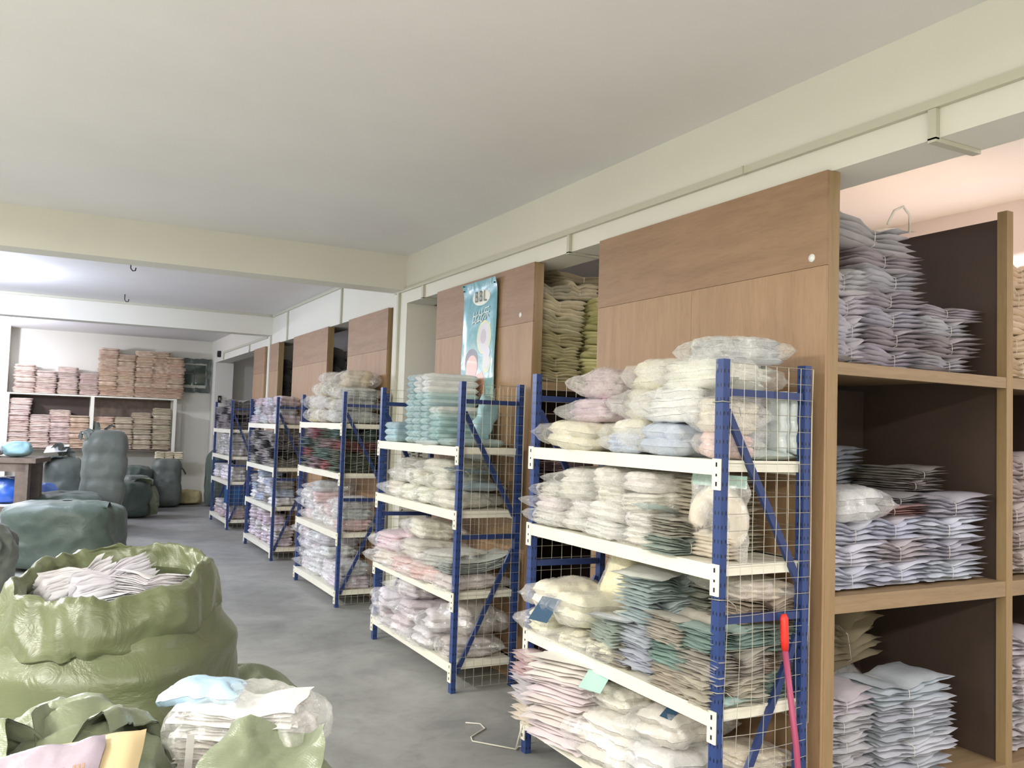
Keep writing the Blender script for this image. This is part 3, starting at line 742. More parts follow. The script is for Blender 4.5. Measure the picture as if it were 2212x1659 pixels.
for (y, x, n, h, cs, nm) in ((3.30, 2.42, 2, .095, [(196, 190, 170), (188, 204, 194)], 'stack under the sliding white pack'), (2.86, 2.42, 3, .10, [(206, 190, 170), (150, 184, 172), (206, 196, 182)], 'stack left of the front post'), (2.68, 2.42, 2, .10, [(196, 184, 164), (190, 186, 172)], 'stack behind the front post'),
                          (2.72, 2.63, 4, .10, [(130, 160, 148), (206, 182, 160), (140, 164, 150), (196, 178, 160)], 'rear stack at the end mesh'), (3.0, 2.64, 4, .10, [(140, 150, 140), (180, 180, 168)], 'rear stack in the middle')):
    for i in range(n):
        put('bundle', x+RND.uniform(-.012, .012), y+RND.uniform(-.01, .01), Z+i*h*.95, .30, .24, h*1.1, cs[i % len(cs)], 'thin-pack bundle, %s, %s, %s' % (wt, nm, od(i, n)), 'beige and green thin pack bundles of the nearest rack', n=11, string=False, rz=RND.uniform(-.15, .15))
put('bundle', 2.45, 2.70, Z+.02+.19, .34, .24, .09, (150, 186, 176), 'green-tinged thin-pack bundle seen behind the front post', n=9, string=False)
put('flat', 2.42, 2.645, Z+.005, .24, .18, .03, (160, 206, 200), 'mint pack at the end mesh, lowest in its corner, third shelf', rz=.2)
put('bag', 2.60, 2.74, Z+.385, .34, .26, .09, (206, 190, 172), 'clear pinkish bag on the rear stack at the end mesh of the nearest rack')
put('bag', 2.64, 2.92, Z+.40, .30, .26, .10, (190, 184, 160), 'dim beige bag in the back corner, third shelf of nearest rack')
Z = .187
gl = 'pink-white tied bundles on the lowest shelf of the nearest rack'
for i in range(4):
    put('bundle', 2.40+RND.uniform(-.03, .02), 3.66+RND.uniform(-.02, .02), Z+i*.098, .44, .38, .115, [(236, 222, 224), (240, 226, 222), (234, 222, 226), (238, 232, 228)][i], 'pinkish white tied bundle on the lowest shelf of the nearest rack, %s' % od(i, 4), gl, n=6, rz=.25+RND.uniform(-.2, .2), mat='satin')
for i in range(3):
    put('bundle', 2.38, 3.93, Z+i*.12, .36, .22, .12, [(226, 214, 186), (204, 190, 196), (214, 176, 180)][i], 'small bundle by the far post, lowest shelf of nearest rack, %s' % od(i, 3), gl, n=6)
for i in range(4):
    put('bundle', 2.62, 3.72, Z+i*.10, .3, .5, .105, (196, 164, 172), 'mauve bundle at the back of the lowest shelf, nearest rack, %s' % od(i, 4), gl, n=7)
put('bag', 2.45, 3.30, Z, .50, .42, .26, (224, 216, 204), 'bulky clear bag with white card on the lowest shelf of the nearest rack', card=('card_mint', (-.14, .03, .2), (0, -.5, .3), (1, 1.2, 1)))
put('bag', 2.44, 2.96, Z, .50, .36, .22, (200, 198, 194), 'bulky grey clear bag beside the front post, lowest shelf of nearest rack')
put('bag', 2.47, 2.98, Z+.20, .44, .32, .14, (206, 198, 184), 'clear bag with dark printed tag, upper layer of the lowest shelf', card=('card_blue', (-.08, -.05, .13), (.2, -.3, .3), (1.1, .7, 1)))
put('bag', 2.44, 3.34, Z+.24, .34, .30, .10, (232, 228, 206), 'cream bag on the bulky bag with white card')
put('bag', 2.60, 2.72, Z, .36, .30, .16, (206, 200, 192), 'pale crinkled bag at the end mesh, lowest shelf of nearest rack')
put('bag', 2.62, 2.74, Z+.15, .34, .30, .09, (212, 196, 160), 'flat cream bag on the pale one, lowest shelf end mesh')
put('bag', 2.42, 2.66, Z, .24, .2, .16, (190, 190, 214), 'bluish clear bag in the near front corner of the lowest shelf')

# ------------------------------------------------------------------ goods on the second blue rack
Z = 1.572
BP = (160, 198, 204)
for c_, y in enumerate((6.14, 5.985, 5.83)):
    for i in range(11):
        top = i >= 8 and c_ > 0
        put('pouch', 2.60+RND.uniform(-.008, .008), y, Z+i*.0465, .42, .128, .048, (228, 232, 232) if (top and i < 11) else (172, 206, 212), '%s wrapped pack, tall block on second rack, %s column, %s' % ('white' if top else 'light blue', ('far', 'middle', 'near')[c_], od(i, 11)), 'wrapped packs in the tall block on the second rack')
for i in range(3):
    put('pouch', 2.50, 6.38, Z+i*.05, .36, .16, .052, (164, 204, 220), 'light blue soft pack left of the tall block, %s' % od(i, 3), 'soft blue packs beside the tall block', rz=.25+RND.uniform(-.08, .08))
for i in range(5):
    put('pouch', 2.58+RND.uniform(-.01, .01), 5.60, Z+.03+i*.047, .42, .20, .050, (154, 196, 196) if i < 4 else (226, 232, 230), 'light blue pack in the low stack behind the front post, %s' % od(i, 5), 'low stack of blue packs')
put('pouch', 2.47, 5.62, Z, .34, .26, .03, (206, 224, 228), 'pale crumpled pack flat at the shelf edge under the low blue stack', rz=.3)
put('pouch', 2.56, 5.36, Z, .42, .24, .05, (150, 180, 184), 'blue-grey pack lying flat below the leaning pack')
lp = thing('leaning_pack', 'light blue pack with white figure leaning upright on the second rack top shelf', 'wrapped pack', (2.60, 5.37, Z+.05), .0)
m = MB(); pillow(m, .30, .15, .07, 18, 12, 44, pw=6, wav=.002, crum=.002)
lp_ = m.build('pack', M['pack'], lp, rgb(164, 206, 216)); lp_.rotation_euler = (PI/2, -1.25, 0); lp_.location = (.05, 0, .145)
m = MB()
for (cx, cz, r1, r2) in ((-.06, 0, .045, .03), (0, 0, .022, .022)): 
    m.add([(cx+r1*math.cos(a), cz+r2*math.sin(a), .0375) for a in [2*PI*i/20 for i in range(20)]]+[(cx, cz, .0385)], [(i, (i+1) % 20, 20) for i in range(20)])
fg = m.build('white_figure', M['paper'], lp_)
m = MB(); m.add([(.09+.014*math.cos(a), .0+.014*math.sin(a), .0375) for a in [2*PI*i/16 for i in range(16)]]+[(.09, 0, .0385)], [(i, (i+1) % 16, 16) for i in range(16)])
m.build('dark_emblem', M['mark'], lp_)
Z = 1.157
wt = 'second rack, second shelf'
gl = 'cream clear bags on the second shelf of the second rack'
bgs = [(2.50, 6.30, 0, .40, .34, .12, (232, 222, 200)), (2.48, 5.96, 0, .42, .32, .12, (234, 232, 202)), (2.48, 5.66, 0, .42, .32, .12, (236, 234, 210)), (2.50, 5.36, 0, .42, .32, .12, (222, 214, 196)), (2.52, 6.22, .11, .40, .36, .12, (206, 198, 188)), (2.50, 5.84, .11, .42, .36, .13, (232, 230, 212)), (2.52, 5.48, .11, .44, .38, .12, (222, 218, 200)), (2.54, 6.10, .21, .40, .4, .09, (196, 184, 172)), (2.54, 5.60, .21, .44, .4, .11, (206, 200, 182))]
nmz = ['far end, bottom', 'second from far end, bottom', 'third from far end, bottom', 'near end, bottom', 'far end, middle layer', 'centre, middle layer', 'near end, middle layer', 'far end, top layer', 'near end, top layer']
for b, nn in zip(bgs, nmz):
    put('bag', b[0], b[1], Z+b[2], b[3], b[4], b[5], b[6], 'clear bag of cream garments, %s, %s' % (wt, nn), gl, rz=RND.uniform(-.3, .3))
put('flat', 2.52, 5.24, Z+.24, .36, .26, .02, (92, 136, 156), 'teal-blue card pack on top near the front post, second rack', ry=.05)
put('flat', 2.60, 5.26, Z+.12, .34, .26, .05, (140, 168, 176), 'blue-grey card pack half hidden behind the brace, second rack')
Z = .632
gl = 'pink and white clear bags on the third shelf of the second rack'
bgs = [(2.46, 6.30, 0, .46, .42, .14, (220, 204, 196)), (2.46, 5.92, 0, .46, .38, .12, (232, 186, 184)), (2.46, 5.56, 0, .46, .40, .13, (230, 184, 182)), (2.52, 5.30, 0, .5, .34, .10, (206, 190, 186)), (2.44, 6.26, .13, .44, .40, .14, (226, 190, 206)), (2.50, 5.86, .11, .46, .42, .14, (212, 206, 190)), (2.52, 5.44, .12, .50, .42, .11, (206, 206, 198)), (2.56, 6.0, .24, .40, .42, .13, (226, 220, 196))]
for b, nn in zip(bgs, ['far end, bottom', 'second from far end, bottom', 'third from far end, bottom', 'near end, bottom', 'far end, upper layer', 'centre, upper layer', 'near end, upper layer', 'centre, topmost']):
    put('bag', b[0], b[1], Z+b[2], b[3], b[4], b[5], b[6], 'clear bag on the third shelf of the second rack, %s' % nn, gl, rz=RND.uniform(-.3, .3))
sl = thing('curved_long_bag', 'long curved clear bag of thin packs on the third shelf of the second rack', 'bagged garment', (2.56, 5.28, Z+.10), 0)
m = MB()
for i in range(6):
    pillow(m, .46, .24, .02, 20, 8, 90+i, 0, 0, i*.013, 0, 4, .004, warp=lambda x, y, z: (x, y, z+.7*x*x*(1 if x > 0 else .2)+.10*max(0, x)))
m.build('packs', M['pack'], sl, rgb(196, 202, 198))
Z = .187
gl = 'mauve clear bags on the lowest shelf of the second rack'
bgs = [(2.46, 6.32, 0, .46, .42, .15, (196, 178, 186)), (2.46, 5.94, 0, .46, .38, .14, (190, 172, 180)), (2.46, 5.58, 0, .46, .38, .13, (206, 198, 200)), (2.54, 5.28, 0, .46, .32, .13, (180, 168, 160)), (2.44, 6.24, .14, .44, .38, .13, (206, 200, 214)), (2.48, 5.88, .13, .44, .38, .13, (192, 174, 184)), (2.50, 5.50, .12, .44, .38, .13, (208, 196, 200)), (2.48, 6.0, .25, .4, .38, .12, (200, 186, 194)), (2.60, 5.36, .12, .36, .34, .2, (170, 158, 148))]
for b, nn in zip(bgs, ['far end, bottom', 'second from far end, bottom', 'third from far end, bottom', 'near end, bottom', 'far end, middle', 'centre, middle', 'near end, middle', 'far half, topmost', 'near end, at the back']):
    put('bag', b[0], b[1], Z+b[2], b[3], b[4], b[5], b[6], 'clear mauve bag on the lowest shelf of the second rack, %s' % nn, gl, rz=RND.uniform(-.3, .3))

# ------------------------------------------------------------------ goods on the three far racks
def fill(ri, si, cols, kind, n, h, over=0, film='film', near=None, rack_nm='', W=.32):
    lb, x0, y0, y1, dp, zs = RACKS[ri]
    ncol = 4; sh = ('top', 'second', 'third', 'lowest')[si]; pos = ('near end', 'second from near end', 'third from near end', 'far end')
    ln = y1-y0-.10
    for c_ in range(ncol):
        y = y0+.05+ln*(c_+.5)/ncol
        nn = n[c_] if isinstance(n, (list, tuple)) else n
        for i in range(nn):
            co = cols[(i+c_*2) % len(cols)]; kd = kind[(i+c_) % len(kind)] if isinstance(kind, (list, tuple)) else kind
            word = COLW(co)
            put(kd, x0+dp/2-.03+RND.uniform(-.02, .015), y+RND.uniform(-.015, .015), zs[si]+.003+i*h*.93, dp*RND.uniform(.92, 1.02), ln/ncol*1.02, h*1.05, co,
                '%s %s, %s shelf of %s rack, %s, %s' % (word, 'bagged garment' if kd == 'bag' else 'garment bundle', sh, rack_nm, pos[c_], od(i, nn)), '%s shelf goods of the %s rack' % (sh, rack_nm), rz=RND.uniform(-.12, .12), film=film, string=False)
def COLW(c):
    r, g, b = c; mx, mn = max(c), min(c)
    if mx-mn < 16: return 'white' if mx > 222 else ('pale grey' if mx > 185 else ('grey' if mx > 120 else 'dark'))
    if g >= r and g >= b: return 'green'
    if b >= r: return 'bluish' if b-r > 12 else 'lilac'
    if b > g: return 'pink' if r > 205 else 'mauve'
    return 'khaki' if g > b+12 and r-g < 30 else 'pink'
KH = (206, 190, 150); GG = (170, 176, 170); OL = (142, 160, 140); RP = (214, 140, 142); LV = (206, 192, 206)
fill(2, 0, [GG, (186, 190, 184)], 'bag', [3, 0, 0, 0], .12, rack_nm='middle')
fill(2, 0, [KH, (196, 186, 162), (206, 200, 196)], ['bag'], [0, 3, 3, 2], .14, rack_nm='middle')
put('bag', 2.64, 8.20, 2.04, .42, .44, .17, (200, 184, 150), 'khaki bag heaped highest on the middle rack against the plywood')
put('bag', 2.60, 8.52, 2.08, .40, .38, .14, (196, 182, 160), 'khaki clear bag on the heap of the middle rack, second highest')
put('bag', 2.58, 8.22, 1.93, .38, .34, .14, (206, 192, 156), 'khaki bag below the highest one on the middle rack')
fill(2, 1, [OL, (176, 180, 168), RP, (150, 176, 170), (214, 190, 192)], 'bundle', [4, 4, 4, 4], .105, rack_nm='middle')
fill(2, 2, [PNK, GRY, (206, 204, 204)], 'bag', [3, 2, 4, 3], .11, rack_nm='middle')
fill(2, 3, [LV, GRY, (206, 204, 214)], 'bag', [2, 4, 4, 4], .12, rack_nm='middle')
fill(3, 0, [LV, GRY, (196, 176, 184)], 'bag', [3, 3, 3, 3], .12, film=None, rack_nm='fourth')
fill(3, 1, [(226, 220, 216), (110, 106, 108), (206, 200, 198)], 'bundle', [4, 4, 4, 4], .115, rack_nm='fourth')
fill(3, 2, [(226, 224, 226), (176, 190, 214), (150, 146, 144)], 'bag', [3, 3, 4, 3], .11, film=None, rack_nm='fourth')
fill(3, 3, [(214, 196, 214), (206, 200, 200)], 'bag', [2, 3, 4, 4], .12, film=None, rack_nm='fourth')
fill(4, 0, [(206, 200, 200), (96, 82, 92), (214, 206, 206)], 'bundle', [4, 4, 3, 3], .12, rack_nm='farthest')
fill(4, 1, [(206, 206, 206), (190, 190, 186)], 'bag', [3, 3, 3, 2], .12, film=None, rack_nm='farthest')
fill(4, 2, [(232, 228, 236), (206, 206, 210)], 'bag', [2, 2, 2, 2], .12, film=None, rack_nm='farthest')
fill(4, 3, [(214, 190, 200), (190, 186, 186)], 'bag', [2, 2, 2, 2], .12, film=None, rack_nm='farthest')
bx = thing('blue_crate', 'blue plastic crate on the lowest shelf of the farthest blue rack', 'crate', (2.66, 14.1, .38))
MB().box(-.15, .15, -.2, .2, 0, .30).build('body', plain('blue_crate_plastic', rgb(30, 84, 140), .4), bx)
MB().box(-.16, .16, -.21, .21, .27, .31).build('rim', M['blue'], bx)

# ------------------------------------------------------------------ poster on the second wooden row
def text_mesh(txt, size, bold=0.0, shear=0):
    cu = bpy.data.curves.new('txt', 'FONT'); cu.body = txt; cu.size = size; cu.offset = bold; cu.shear = shear; cu.extrude = .0004
    cu.align_x = 'CENTER'; cu.align_y = 'CENTER'
    o = bpy.data.objects.new('txt', cu); COL.objects.link(o)
    dg = bpy.context.evaluated_depsgraph_get(); me = bpy.data.meshes.new_from_object(o.evaluated_get(dg))
    bpy.data.objects.remove(o); return me
po = thing('poster', 'turquoise baby poster with white oval logo pinned on the plywood side', 'poster', (2.852, 5.88, 1.15))
PW, PH = .575, 1.665
def curl(y, z):   # sideways curl of the sheet, metres off the panel
    e = max(0, abs(y)/(PW/2)-.75)/.25
    return -.004-.010*e*e*(.6+.4*math.sin(z*7)) - .006*math.sin(z*4+1)**2 - (.02*max(0, (z-1.60)/.065))
def poster_mat():
    m, nt, b = newmat('poster_print'); tc = N(nt, 'ShaderNodeTexCoord'); sep = N(nt, 'ShaderNodeSeparateXYZ'); nt.links.new(tc.outputs['Object'], sep.inputs[0])
    mr = N(nt, 'ShaderNodeMapRange'); nt.links.new(sep.outputs[2], mr.inputs[0]); mr.inputs[2].default_value = PH
    base = ramp(nt, mr.outputs[0], [(0, rgb(206, 216, 178)), (.35, rgb(188, 208, 190)), (.55, rgb(142, 186, 192)), (.75, rgb(92, 164, 172)), (1, rgb(66, 146, 160))])
    f = noise_tex(nt, tc.outputs['Object'], 5, 4, .5)
    c = mixc(nt, ramp(nt, f, [(.5, (0, 0, 0, 1)), (.62, (1, 1, 1, 1))]), base, rgb(176, 204, 202))
    mm = N(nt, 'ShaderNodeMapRange'); nt.links.new(mr.outputs[0], mm.inputs[0]); mm.inputs[1].default_value = .85; mm.inputs[2].default_value = .55
    nt.links.new(mixc(nt, mm.outputs[0], base, c), b.inputs['Base Color'])
    b.inputs['Roughness'].default_value = .22; b.inputs['Coat Weight'].default_value = .6
    bump(nt, noise_tex(nt, tc.outputs['Object'], 4, 3, .5, .5), .4, .02, b.inputs['Normal']); return m
m = MB(); m.grid(lambda u, v: (curl((u-.5)*PW, v*PH), (u-.5)*PW, v*PH), 16, 40); m.grid(lambda u, v: (curl((u-.5)*PW, v*PH)+.0012, (u-.5)*PW, v*PH), 16, 40, flip=True)
m.build('sheet', poster_mat(), po)
def printed(name, outline, mat, lift):
    """flat printed shape: outline in (y, z) of the sheet, fan filled and following the curl"""
    n = len(outline); cy = sum(p[0] for p in outline)/n; cz = sum(p[1] for p in outline)/n
    vs = []; fs = []
    for k in (1, .66, .33):
        for (y, z) in outline:
            yy, zz = cy+(y-cy)*k, cz+(z-cz)*k; vs.append((curl(yy, zz)-lift, yy, zz))
    vs.append((curl(cy, cz)-lift, cy, cz))
    for r in (0, 1):
        for i in range(n): fs.append((r*n+i, r*n+(i+1) % n, (r+1)*n+(i+1) % n, (r+1)*n+i))
    for i in range(n): fs.append((2*n+i, 2*n+(i+1) % n, 3*n))
    o = MB().add(vs, fs).build(name, mat, po); return o
def ell(y, z, a, b, rot=0, n=28): return [(y-5.88+a*math.cos(t)*math.cos(rot)-b*math.sin(t)*math.sin(rot), z-1.15+a*math.cos(t)*math.sin(rot)+b*math.sin(t)*math.cos(rot)) for t in [2*PI*i/n for i in range(n)]]
pm = lambda nm, *c: plain(nm, rgb(*c), .3, coat=.5)
printed('logo_oval', ell(5.86, 2.695, .150, .064), pm('print_cream', 226, 224, 206), .0012)
skin = pm('print_skin', 222, 168, 140); hair = pm('print_hair', 74, 62, 58); ylw = pm('print_bubble_edge', 206, 208, 130); bub = pm('print_bubble', 200, 194, 196)
printed('bubble', ell(5.80, 2.385, .120, .128, .1), ylw, .0010); printed('bubble', ell(5.80, 2.385, .095, .112, .1), bub, .0016); printed('bubble', ell(5.81, 2.39, .045, .055), pm('print_bubble_core', 176, 160, 160), .0022)
printed('bubble', ell(5.735, 2.185, .062, .072), ylw, .0010); printed('bubble', ell(5.735, 2.19, .045, .055), bub, .0016)
printed('bubble', ell(5.745, 2.265, .06, .05), bub, .0018)
printed('baby_hair', ell(6.00, 2.215, .112, .092), hair, .0010)
printed('baby_face', ell(5.985, 2.165, .098, .092), skin, .0016)
printed('baby_body', [(y-5.88, z-1.15) for y, z in ((5.93, 2.1), (5.86, 2.11), (5.80, 2.13), (5.77, 2.08), (5.745, 1.98), (5.76, 1.90), (5.82, 1.92), (5.84, 1.7), (5.96, 1.62), (6.05, 1.75), (6.07, 2.0))], skin, .0013)
printed('green_shape', [(y-5.88, z-1.15) for y, z in ((5.74, 1.92), (5.66, 1.94), (5.62, 1.90), (5.67, 1.84), (5.72, 1.80))], pm('print_green', 112, 186, 58), .0016)
ink = pm('print_ink', 62, 88, 84)
for t_, yy, zz, sz, bo in (('B', 5.935, 2.697, .12, 0), ('B', 5.862, 2.697, .12, 0), ('L', 5.79, 2.694, .12, 0)):
    o = link('letter', text_mesh(t_, sz, bo), ink, po); o.rotation_euler = (PI/2, 0, -PI/2); o.location = (curl(yy-5.88, zz-1.15)-.007, yy-5.88, zz-1.15); o.scale = (.8, 1, 1)
pale = pm('print_silver', 206, 216, 210)
for t_, yy, zz in (('比', 5.965, 2.535), ('比', 5.87, 2.54), ('乐', 5.775, 2.56)):
    o = link('letter', text_mesh(t_, .10, .001, .3), pale, po); o.rotation_euler = (PI/2, 0, -PI/2); o.location = (curl(yy-5.88, zz-1.15)-.005, yy-5.88, zz-1.15)
for yy, zz in ((6.15, 2.77), (5.62, 2.775), (6.135, 2.805)):
    o = MB().tube([(-.008, 0, 0), (.0, 0, 0)], .005, 8).build('nail', M['black'], po); o.location = (curl(yy-5.88, zz-1.15)-.001, yy-5.88, zz-1.15)
# handwriting on the white column behind the second rack
m = MB()
def stroke(pts): m.tube([(p[0], 7.5692, p[1]) for p in pts], .005, 4)
for a in [[(2.93, 1.43), (2.99, 1.435)], [(2.955, 1.47), (2.955, 1.38)], [(2.93, 1.40), (2.98, 1.415)], [(3.0, 1.45), (3.035, 1.45)], [(3.01, 1.42), (3.04, 1.42), (3.035, 1.38), (3.0, 1.385)], [(3.06, 1.44), (3.11, 1.445)], [(3.08, 1.47), (3.07, 1.38)], [(3.06, 1.41), (3.11, 1.41), (3.105, 1.385), (3.07, 1.385)], [(2.935, .92), (2.92, .91), (2.915, .89), (2.93, .875), (2.94, .885)]]: stroke(a)
tag(m.build('handwriting', M['mark']), 'dark handwritten marks on the white column behind the second rack', 'handwriting')

# ------------------------------------------------------------------ shelving along the back wall
bs = thing('white_framed_shelving', 'white framed shelving along the back wall, stacked with peach bundles', 'shelving', (.7, 18.2, 0))
MB().box(-1.42, .02, -.02, .44, 2.05, 2.075).build('shelf_board', M['shelf'], bs)
MB().box(.02, 1.50, -.02, .44, 2.05, 2.075).build('shelf_board', M['shelf'], bs)
MB().box(-1.42, 1.50, -.0, .44, 1.03, 1.06).build('shelf_board', M['oldwood'], bs)
MB().box(-1.42, 1.50, -.0, .44, .25, .28).build('shelf_board', M['oldwood'], bs)
for x in (-1.40, -.0, 1.47):
    MB().box(x-.03, x+.03, -.04, -.005, 0, 2.05).build('post', M['shelf'], bs)
    MB().box(x-.03, x+.03, .41, .44, 0, 2.05).build('post', M['shelf'], bs)
MB().box(-1.40, .0, .425, .438, 1.07, 2.04).build('back_panel', M['hard'], bs)
MB().box(.0, 1.47, .425, .438, 1.07, 2.04).build('back_panel', M['oldwood'], bs)
PC = [(232, 200, 168), (228, 194, 160), (236, 206, 176)]; PKP = [(232, 206, 190), (226, 200, 186)]
GT = 'peach folded bundles on top of the back shelving'; GM = 'folded bundles on the middle board of the back shelving'
def bstack(x, z, n, cols, nm, grp, W=.31, h=.105, jx=.012):
    for i in range(n):
        put('folded', x+RND.uniform(-jx, jx), 18.39, z+i*h*.95, .38, W*1.16, h*1.05, cols[i % len(cols)], '%s, %s' % (nm, od(i, n)), grp, rz=PI/2+RND.uniform(-.06, .06), string=False)
nT = ['first', 'second', 'third', 'fourth', 'fifth', 'sixth', 'seventh', 'eighth', 'ninth']
for k, (x, n, cols) in enumerate([(-.45, 5, PKP), (-.10, 4, PKP), (.26, 5, PKP), (.62, 4, PKP), (.95, 9, PC), (1.27, 8, PC), (1.58, 9, PC), (1.87, 9, PC), (2.14, 8, PC)]):
    bstack(x, 2.078, n, cols, 'peach folded bundle atop back shelving, %s stack from left' % nT[k], GT)
for k, (x, n, cols) in enumerate([(-.50, 9, PKP), (-.16, 6, PKP), (.18, 7, PKP), (.50, 6, PC), (.93, 6, PC), (1.26, 6, [(222, 204, 172)]), (1.60, 7, [(220, 202, 170)]), (1.94, 8, [(222, 204, 172)]), (2.05, 0, PC)]):
    if n: bstack(x, 1.063, n, cols, 'folded bundle, middle board of back shelving, %s stack from left' % nT[k], GM)

# ------------------------------------------------------------------ sacks and bales
def sack_mesh(mb, rx, ry, h, seed, fold=.05, shoulder=.72, top=.0, nu=120, nv=64, rot=0, ex=2.6, taper=.9, tilt=(0, 0), dent=0):
    cr, sr = math.cos(rot), math.sin(rot)
    def fn(u, v):
        a = u*2*PI; c, s = math.cos(a), math.sin(a); k = (abs(c)**ex+abs(s)**ex)**(-1/ex)
        if v < .6:
            t = v/.6; z = h*shoulder*t; r = taper+(1-taper)*math.sin(min(1, t*1.5)*PI/2) if t < .67 else 1.0-.02*(t-.67)
        else:
            t = (v-.6)/.4; z = h*shoulder+h*(1-shoulder)*math.sin(t*PI/2); r = .98*(math.cos(t*PI/2)*(1-top)+top*(1-t))
        x, y = c*k*rx*r, s*k*ry*r
        wgt = .25+.75*min(1, max(0, (v-.35)/.3)); wgt *= min(1, v*10)
        f = ridge(x*5+seed, y*5, z*4, seed)*fold*wgt + vn(x*2.5, y*2.5, z*3, seed)*fold*.8*wgt
        nx, ny, nz = c*(1-max(0, (v-.6)/.4)), s*(1-max(0, (v-.6)/.4)), max(0, (v-.6)/.4)
        x += nx*f; y += ny*f; z += nz*f*1.3 + tilt[0]*x*(z/h) + tilt[1]*y*(z/h)
        if dent: z -= dent*max(0, v-.6)*math.cos(a*3+seed)
        z = max(z, .0)
        return (x*cr-y*sr, x*sr+y*cr, z)
    mb.grid(fn, nu, nv, wrap_u=True)
    return mb
# the big open sack
BS = (.235, 3.40)
sk = thing('open_woven_sack', 'large bright green woven sack standing open, full of white bundles', 'sack', (BS[0], BS[1], 0))
VR = -YAW
def opensack(u, v):
    a = u*2*PI; c, s = math.cos(a), math.sin(a); ex = 2.7; k = (abs(c)**ex+abs(s)**ex)**(-1/ex)
    z = 1.10*v
    pr = [(0, .90), (.25, 1.0), (.6, 1.0), (.80, .96), (.90, .82), (.95, .66), (1, .60)]
    for (a0, r0), (a1, r1) in zip(pr, pr[1:]):
        if v <= a1: t = (v-a0)/(a1-a0); t = t*t*(3-2*t); r = r0+(r1-r0)*t; break
    x, y = c*k*.415*r, s*k*.40*r
    f = vn(x*3, y*3, z*2.5, 4)*.03*min(1, v*6)+ridge(x*3, y*3, z*5, 7)*.010*min(1, v*6) + .012*math.exp(-((z-.66-.03*s)/.025)**2) + .010*math.exp(-((z-.42)/.02)**2)
    x += c*f; y += s*f
    zz = z + v**3*.13*(y+.1*x)
    cr, sr = math.cos(VR), math.sin(VR)
    return (x*cr-y*sr, x*sr+y*cr, zz)
mb = MB(); mb.grid(opensack, 140, 60, wrap_u=True)
mb.build('sack_body', M['sack_bright'], sk)
def cuff(u, v):
    a = u*2*PI; c, s = math.cos(a), math.sin(a); ex = 2.5; k = (abs(c)**ex+abs(s)**ex)**(-1/ex)
    pth = [(.68, .84), (.70, .95), (.72, 1.06), (.735, 1.11), (.765, 1.135), (.81, 1.12), (.85, 1.075), (.885, 1.03), (.90, .985), (.875, .965), (.84, .985), (.82, 1.01)]
    q = v*(len(pth)-1); i = min(int(q), len(pth)-2); t = q-i
    r = pth[i][0]*(1-t)+pth[i+1][0]*t; z = pth[i][1]*(1-t)+pth[i+1][1]*t
    amp = .018+.02*v
    f = ridge(c*1.5+z*2.5, s*1.5-z*2, z*6+v*2, 21)*amp*1.1 + vn(c*1.6, s*1.6, v*3, 31)*.026
    x, y = c*k*(.365*r+f), s*k*(.365*r+f)
    zz = z + ridge(c*2.6, s*2.6, v*1.3, 13)*.022 + vn(c*2.0, s*2.0, v, 17)*.035*min(1, v*2)
    zz += .17*y + .012
    cr, sr = math.cos(VR), math.sin(VR)
    return (x*cr-y*sr, x*sr+y*cr, zz)
mb = MB(); mb.grid(cuff, 200, 44, wrap_u=True); mb.build('rolled_cuff', M['sack_bright'], sk)
mb = MB(); mb.grid(lambda u, v: tuple(Vector((math.cos(u*2*PI)*.25*v, math.sin(u*2*PI)*.25*v, .98+.02*vn(u*6, v*3, 0)))), 40, 8, wrap_u=True); mb.build('inner_fill', M['sack_sage'], sk)
fw = Vector((math.sin(YAW), math.cos(YAW), 0)); rt = Vector((math.cos(YAW), -math.sin(YAW), 0))
def inpos(p, r, d): q = Vector((p[0], p[1], 0))+rt*r+fw*d; return q.x, q.y
for (r, d, z, L, W, H, rz, rx, ry, nm) in [(-.13, .02, 1.05, .25, .16, .09, .9, -.75, -.2, 'leftmost, tilted up'), (.00, .02, 1.05, .27, .17, .10, .75, -.7, -.25, 'in the middle, tilted up'), (.15, .0, 1.06, .26, .17, .08, -.1, -.25, .0, 'on the right, lying flat'),
                                          (-.08, .11, 1.0, .26, .17, .08, .3, .1, -.1, 'at the back left'), (.10, .11, 1.0, .26, .17, .08, -.2, .1, .1, 'at the back right'), (-.04, -.11, 1.0, .24, .17, .07, -.4, 0, -.15, 'low at the front')]:
    x, y = inpos(BS, r, d)
    put('bundle', x, y, z, L, W, H, (238, 238, 244), 'white bundle of thin packs inside the open green sack, %s' % nm, 'white bundles in the open sack', rz=rz-YAW, rx=rx, ry=ry, n=11, mat='cloth', string=False)
def sack(label, x, y, rx, ry, h, mat, seed, fold=.05, name='woven_sack', cat='sack', **k):
    t = thing(name, label, cat, (x, y, 0)); sack_mesh(MB(), 0.1, .1, .1, 1, nu=4, nv=4)
    mb = MB(); sack_mesh(mb, rx, ry, h, seed, fold, **k); mb.build('sack_body', M[mat], t); return t
def flap(t, base, tip, width, mat, seed, arch=.06, name='loose_flap'):
    """a loose piece of sack cloth rising from base to tip and folding over"""
    b = Vector(base); e = Vector(tip); d = e-b; side = d.cross(Vector((0, 0, 1)))
    side = side.normalized() if side.length > .001 else Vector((1, 0, 0)); up = side.cross(d).normalized()
    def fn(off):
        def g(u, v):
            s = (u-.5)*width*(1-.35*v)+width*.05*vn(v*4, u*2, 0, seed)
            p = b+d*v+side*s+up*(arch*math.sin(v*PI)+arch*.9*math.cos(u*PI*2.2+seed)*(.3+.7*v)+ridge(u*3, v*3, 1, seed)*arch*.45+off)
            return tuple(p)
        return g
    mb = MB(); mb.grid(fn(0), 28, 28); mb.grid(fn(-.003), 28, 28, flip=True)
    return mb.build(name, M[mat], t)
